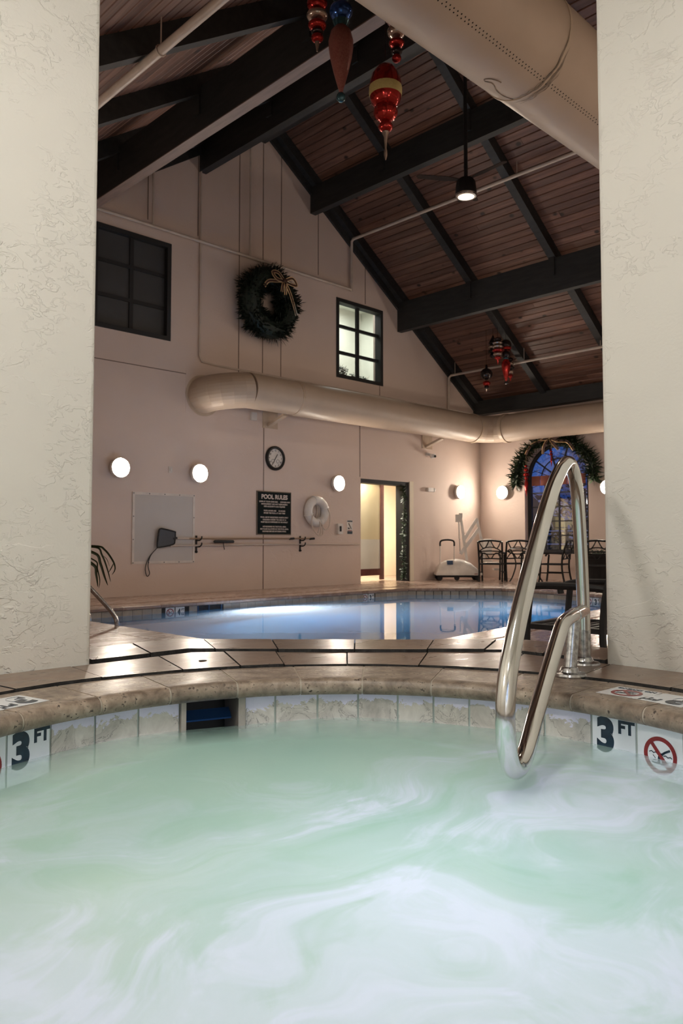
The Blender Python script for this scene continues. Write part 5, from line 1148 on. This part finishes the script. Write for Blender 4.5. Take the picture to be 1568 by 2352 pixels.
LB(B().box(-0.27, -0.14, -0.275, -0.20, 0.36, 0.45, Matrix.Rotation(R(0), 4, 'Z')), 'blue_switch', 'bluecap', False)
LB(B().box(0.34, 0.42, -0.292, -0.288, 0.14, 0.155), 'maker_plate', 'redp', False)
LB(B().beam((0.22, 0.0, 0.44), (0.08, 0.0, 1.46), 0.055, 0.055), 'mast', 'liftw', False)
LB(B().box(-0.03, 0.09, -0.06, 0.06, 1.33, 1.50).box(0.05, 0.12, -0.04, 0.04, 1.42, 1.53), 'motor_head', 'whitep', False)
LB(B().tube([(0.035, -0.04, 1.33), (0.045, -0.04, 0.95)], 0.018, 8), 'actuator', 'liftw'); LB(B().tube([(0.045, -0.04, 0.95), (0.06, -0.04, 0.60)], 0.01, 8), 'actuator_rod', 'steelworn')
LB(B().beam((0.14, 0.0, 0.90), (0.46, 0.0, 1.40), 0.05, 0.07), 'upper_arm', 'liftw', False); LB(B().beam((0.07, -0.03, 0.60), (0.50, -0.03, 1.18), 0.05, 0.075), 'lower_arm', 'liftw', False)
LB(B().beam((0.45, 0.0, 1.42), (0.55, 0.0, 0.96), 0.05, 0.055), 'drop_link', 'liftw', False); LB(B().beam((0.55, 0.0, 0.98), (0.62, 0.0, 0.44), 0.05, 0.055), 'seat_post', 'liftw', False)
LB(B().tube([(0.60, 0, 0.46), (0.62, 0.0, 0.44), (0.80, 0, 0.43)], 0.02, 8), 'seat_bracket', 'liftw')
sb = B().box(0.62, 0.82, 0.10, 0.15, 0.60, 0.94, Matrix.Rotation(R(0), 4, 'Z')); so = LB(sb, 'seat_back', 'liftw', False); bv = so.modifiers.new('soft', 'BEVEL'); bv.width = 0.02; bv.segments = 3
LB(B().box(0.66, 1.02, 0.03, 0.36, 0.36, 0.40), 'seat', 'liftw', False); LB(B().box(0.86, 1.08, 0.06, 0.34, 0.22, 0.26), 'foot_rest', 'liftw', False)

# ---------------------------------------------------------------- palm by the left pillar
pmo = thing('potted_palm', 'palm with thin drooping leaves behind the left ivory pillar', 'plant', (1.95, 5.55, 0))
B().lathe([(0.16, 0.006), (0.22, 0.40), (0.23, 0.42), (0.20, 0.42), (0.19, 0.36)], 24, Matrix.Translation((1.95, 5.55, 0))).build('pot', M['blackm'], pmo, smooth=True)
B().tube([(1.95, 5.55, 0.35), (2.0, 5.52, 0.72)], [0.05, 0.03], 8).build('trunk', M['bark'], pmo)
def q_(a, z, dpt=0.0): return (2.605 + 0.714 * a + 0.70 * dpt, 5.16 - 0.70 * a + 0.714 * dpt, z)
def leafblade(pts, wd):
    P = spline([q_(*p) if len(p) < 3 else p for p in pts], 6); n_ = len(P); vs = []
    for i, p in enumerate(P):
        t = (P[min(i + 1, n_ - 1)] - P[max(i - 1, 0)]).normalized(); s = t.cross(Vector((0.70, 0.714, 0))).normalized(); ww = wd * (max(0.02, sin(pi * (0.08 + 0.90 * i / (n_ - 1)))) ** 0.7) * 0.5
        vs += [p - s * ww, p + Vector((0.7, 0.714, 0)) * 0.006, p + s * ww]
    B().add(vs, [(3 * i, 3 * i + 1, 3 * i + 4, 3 * i + 3) for i in range(n_ - 1)] + [(3 * i + 1, 3 * i + 2, 3 * i + 5, 3 * i + 4) for i in range(n_ - 1)]).build('palm_leaf', M['leaf'], pmo)
crown = (2.0, 5.52, 0.72)
leafblade([crown, (-0.30, 0.86), (0.0, 0.862), (0.07, 0.835), (0.13, 0.755), (0.145, 0.70), (0.125, 0.66)], 0.014)
leafblade([crown, (-0.25, 0.84), (0.0, 0.855), (0.05, 0.80), (0.09, 0.70), (0.115, 0.61)], 0.014)
leafblade([crown, (-0.2, 0.84), (0.0, 0.81), (0.04, 0.74), (0.07, 0.65), (0.095, 0.585)], 0.020)
leafblade([crown, (-0.18, 0.80), (0.0, 0.76), (0.02, 0.70), (0.038, 0.62), (0.032, 0.565)], 0.010)
leafblade([crown, (-0.18, 0.78), (-0.01, 0.73), (0.012, 0.66), (0.025, 0.575)], 0.022)
leafblade([(0.05, 0.80), (0.085, 0.77), (0.105, 0.72)], 0.004); leafblade([(0.135, 0.745), (0.12, 0.71), (0.10, 0.675)], 0.007)
for k in range(9):
    a = R(100 + 24 * k); leafblade([crown, (2.0 + 0.3 * cos(a), 5.52 + 0.3 * sin(a), 1.0), (2.0 + 0.6 * cos(a), 5.52 + 0.6 * sin(a), 0.75)], 0.02)
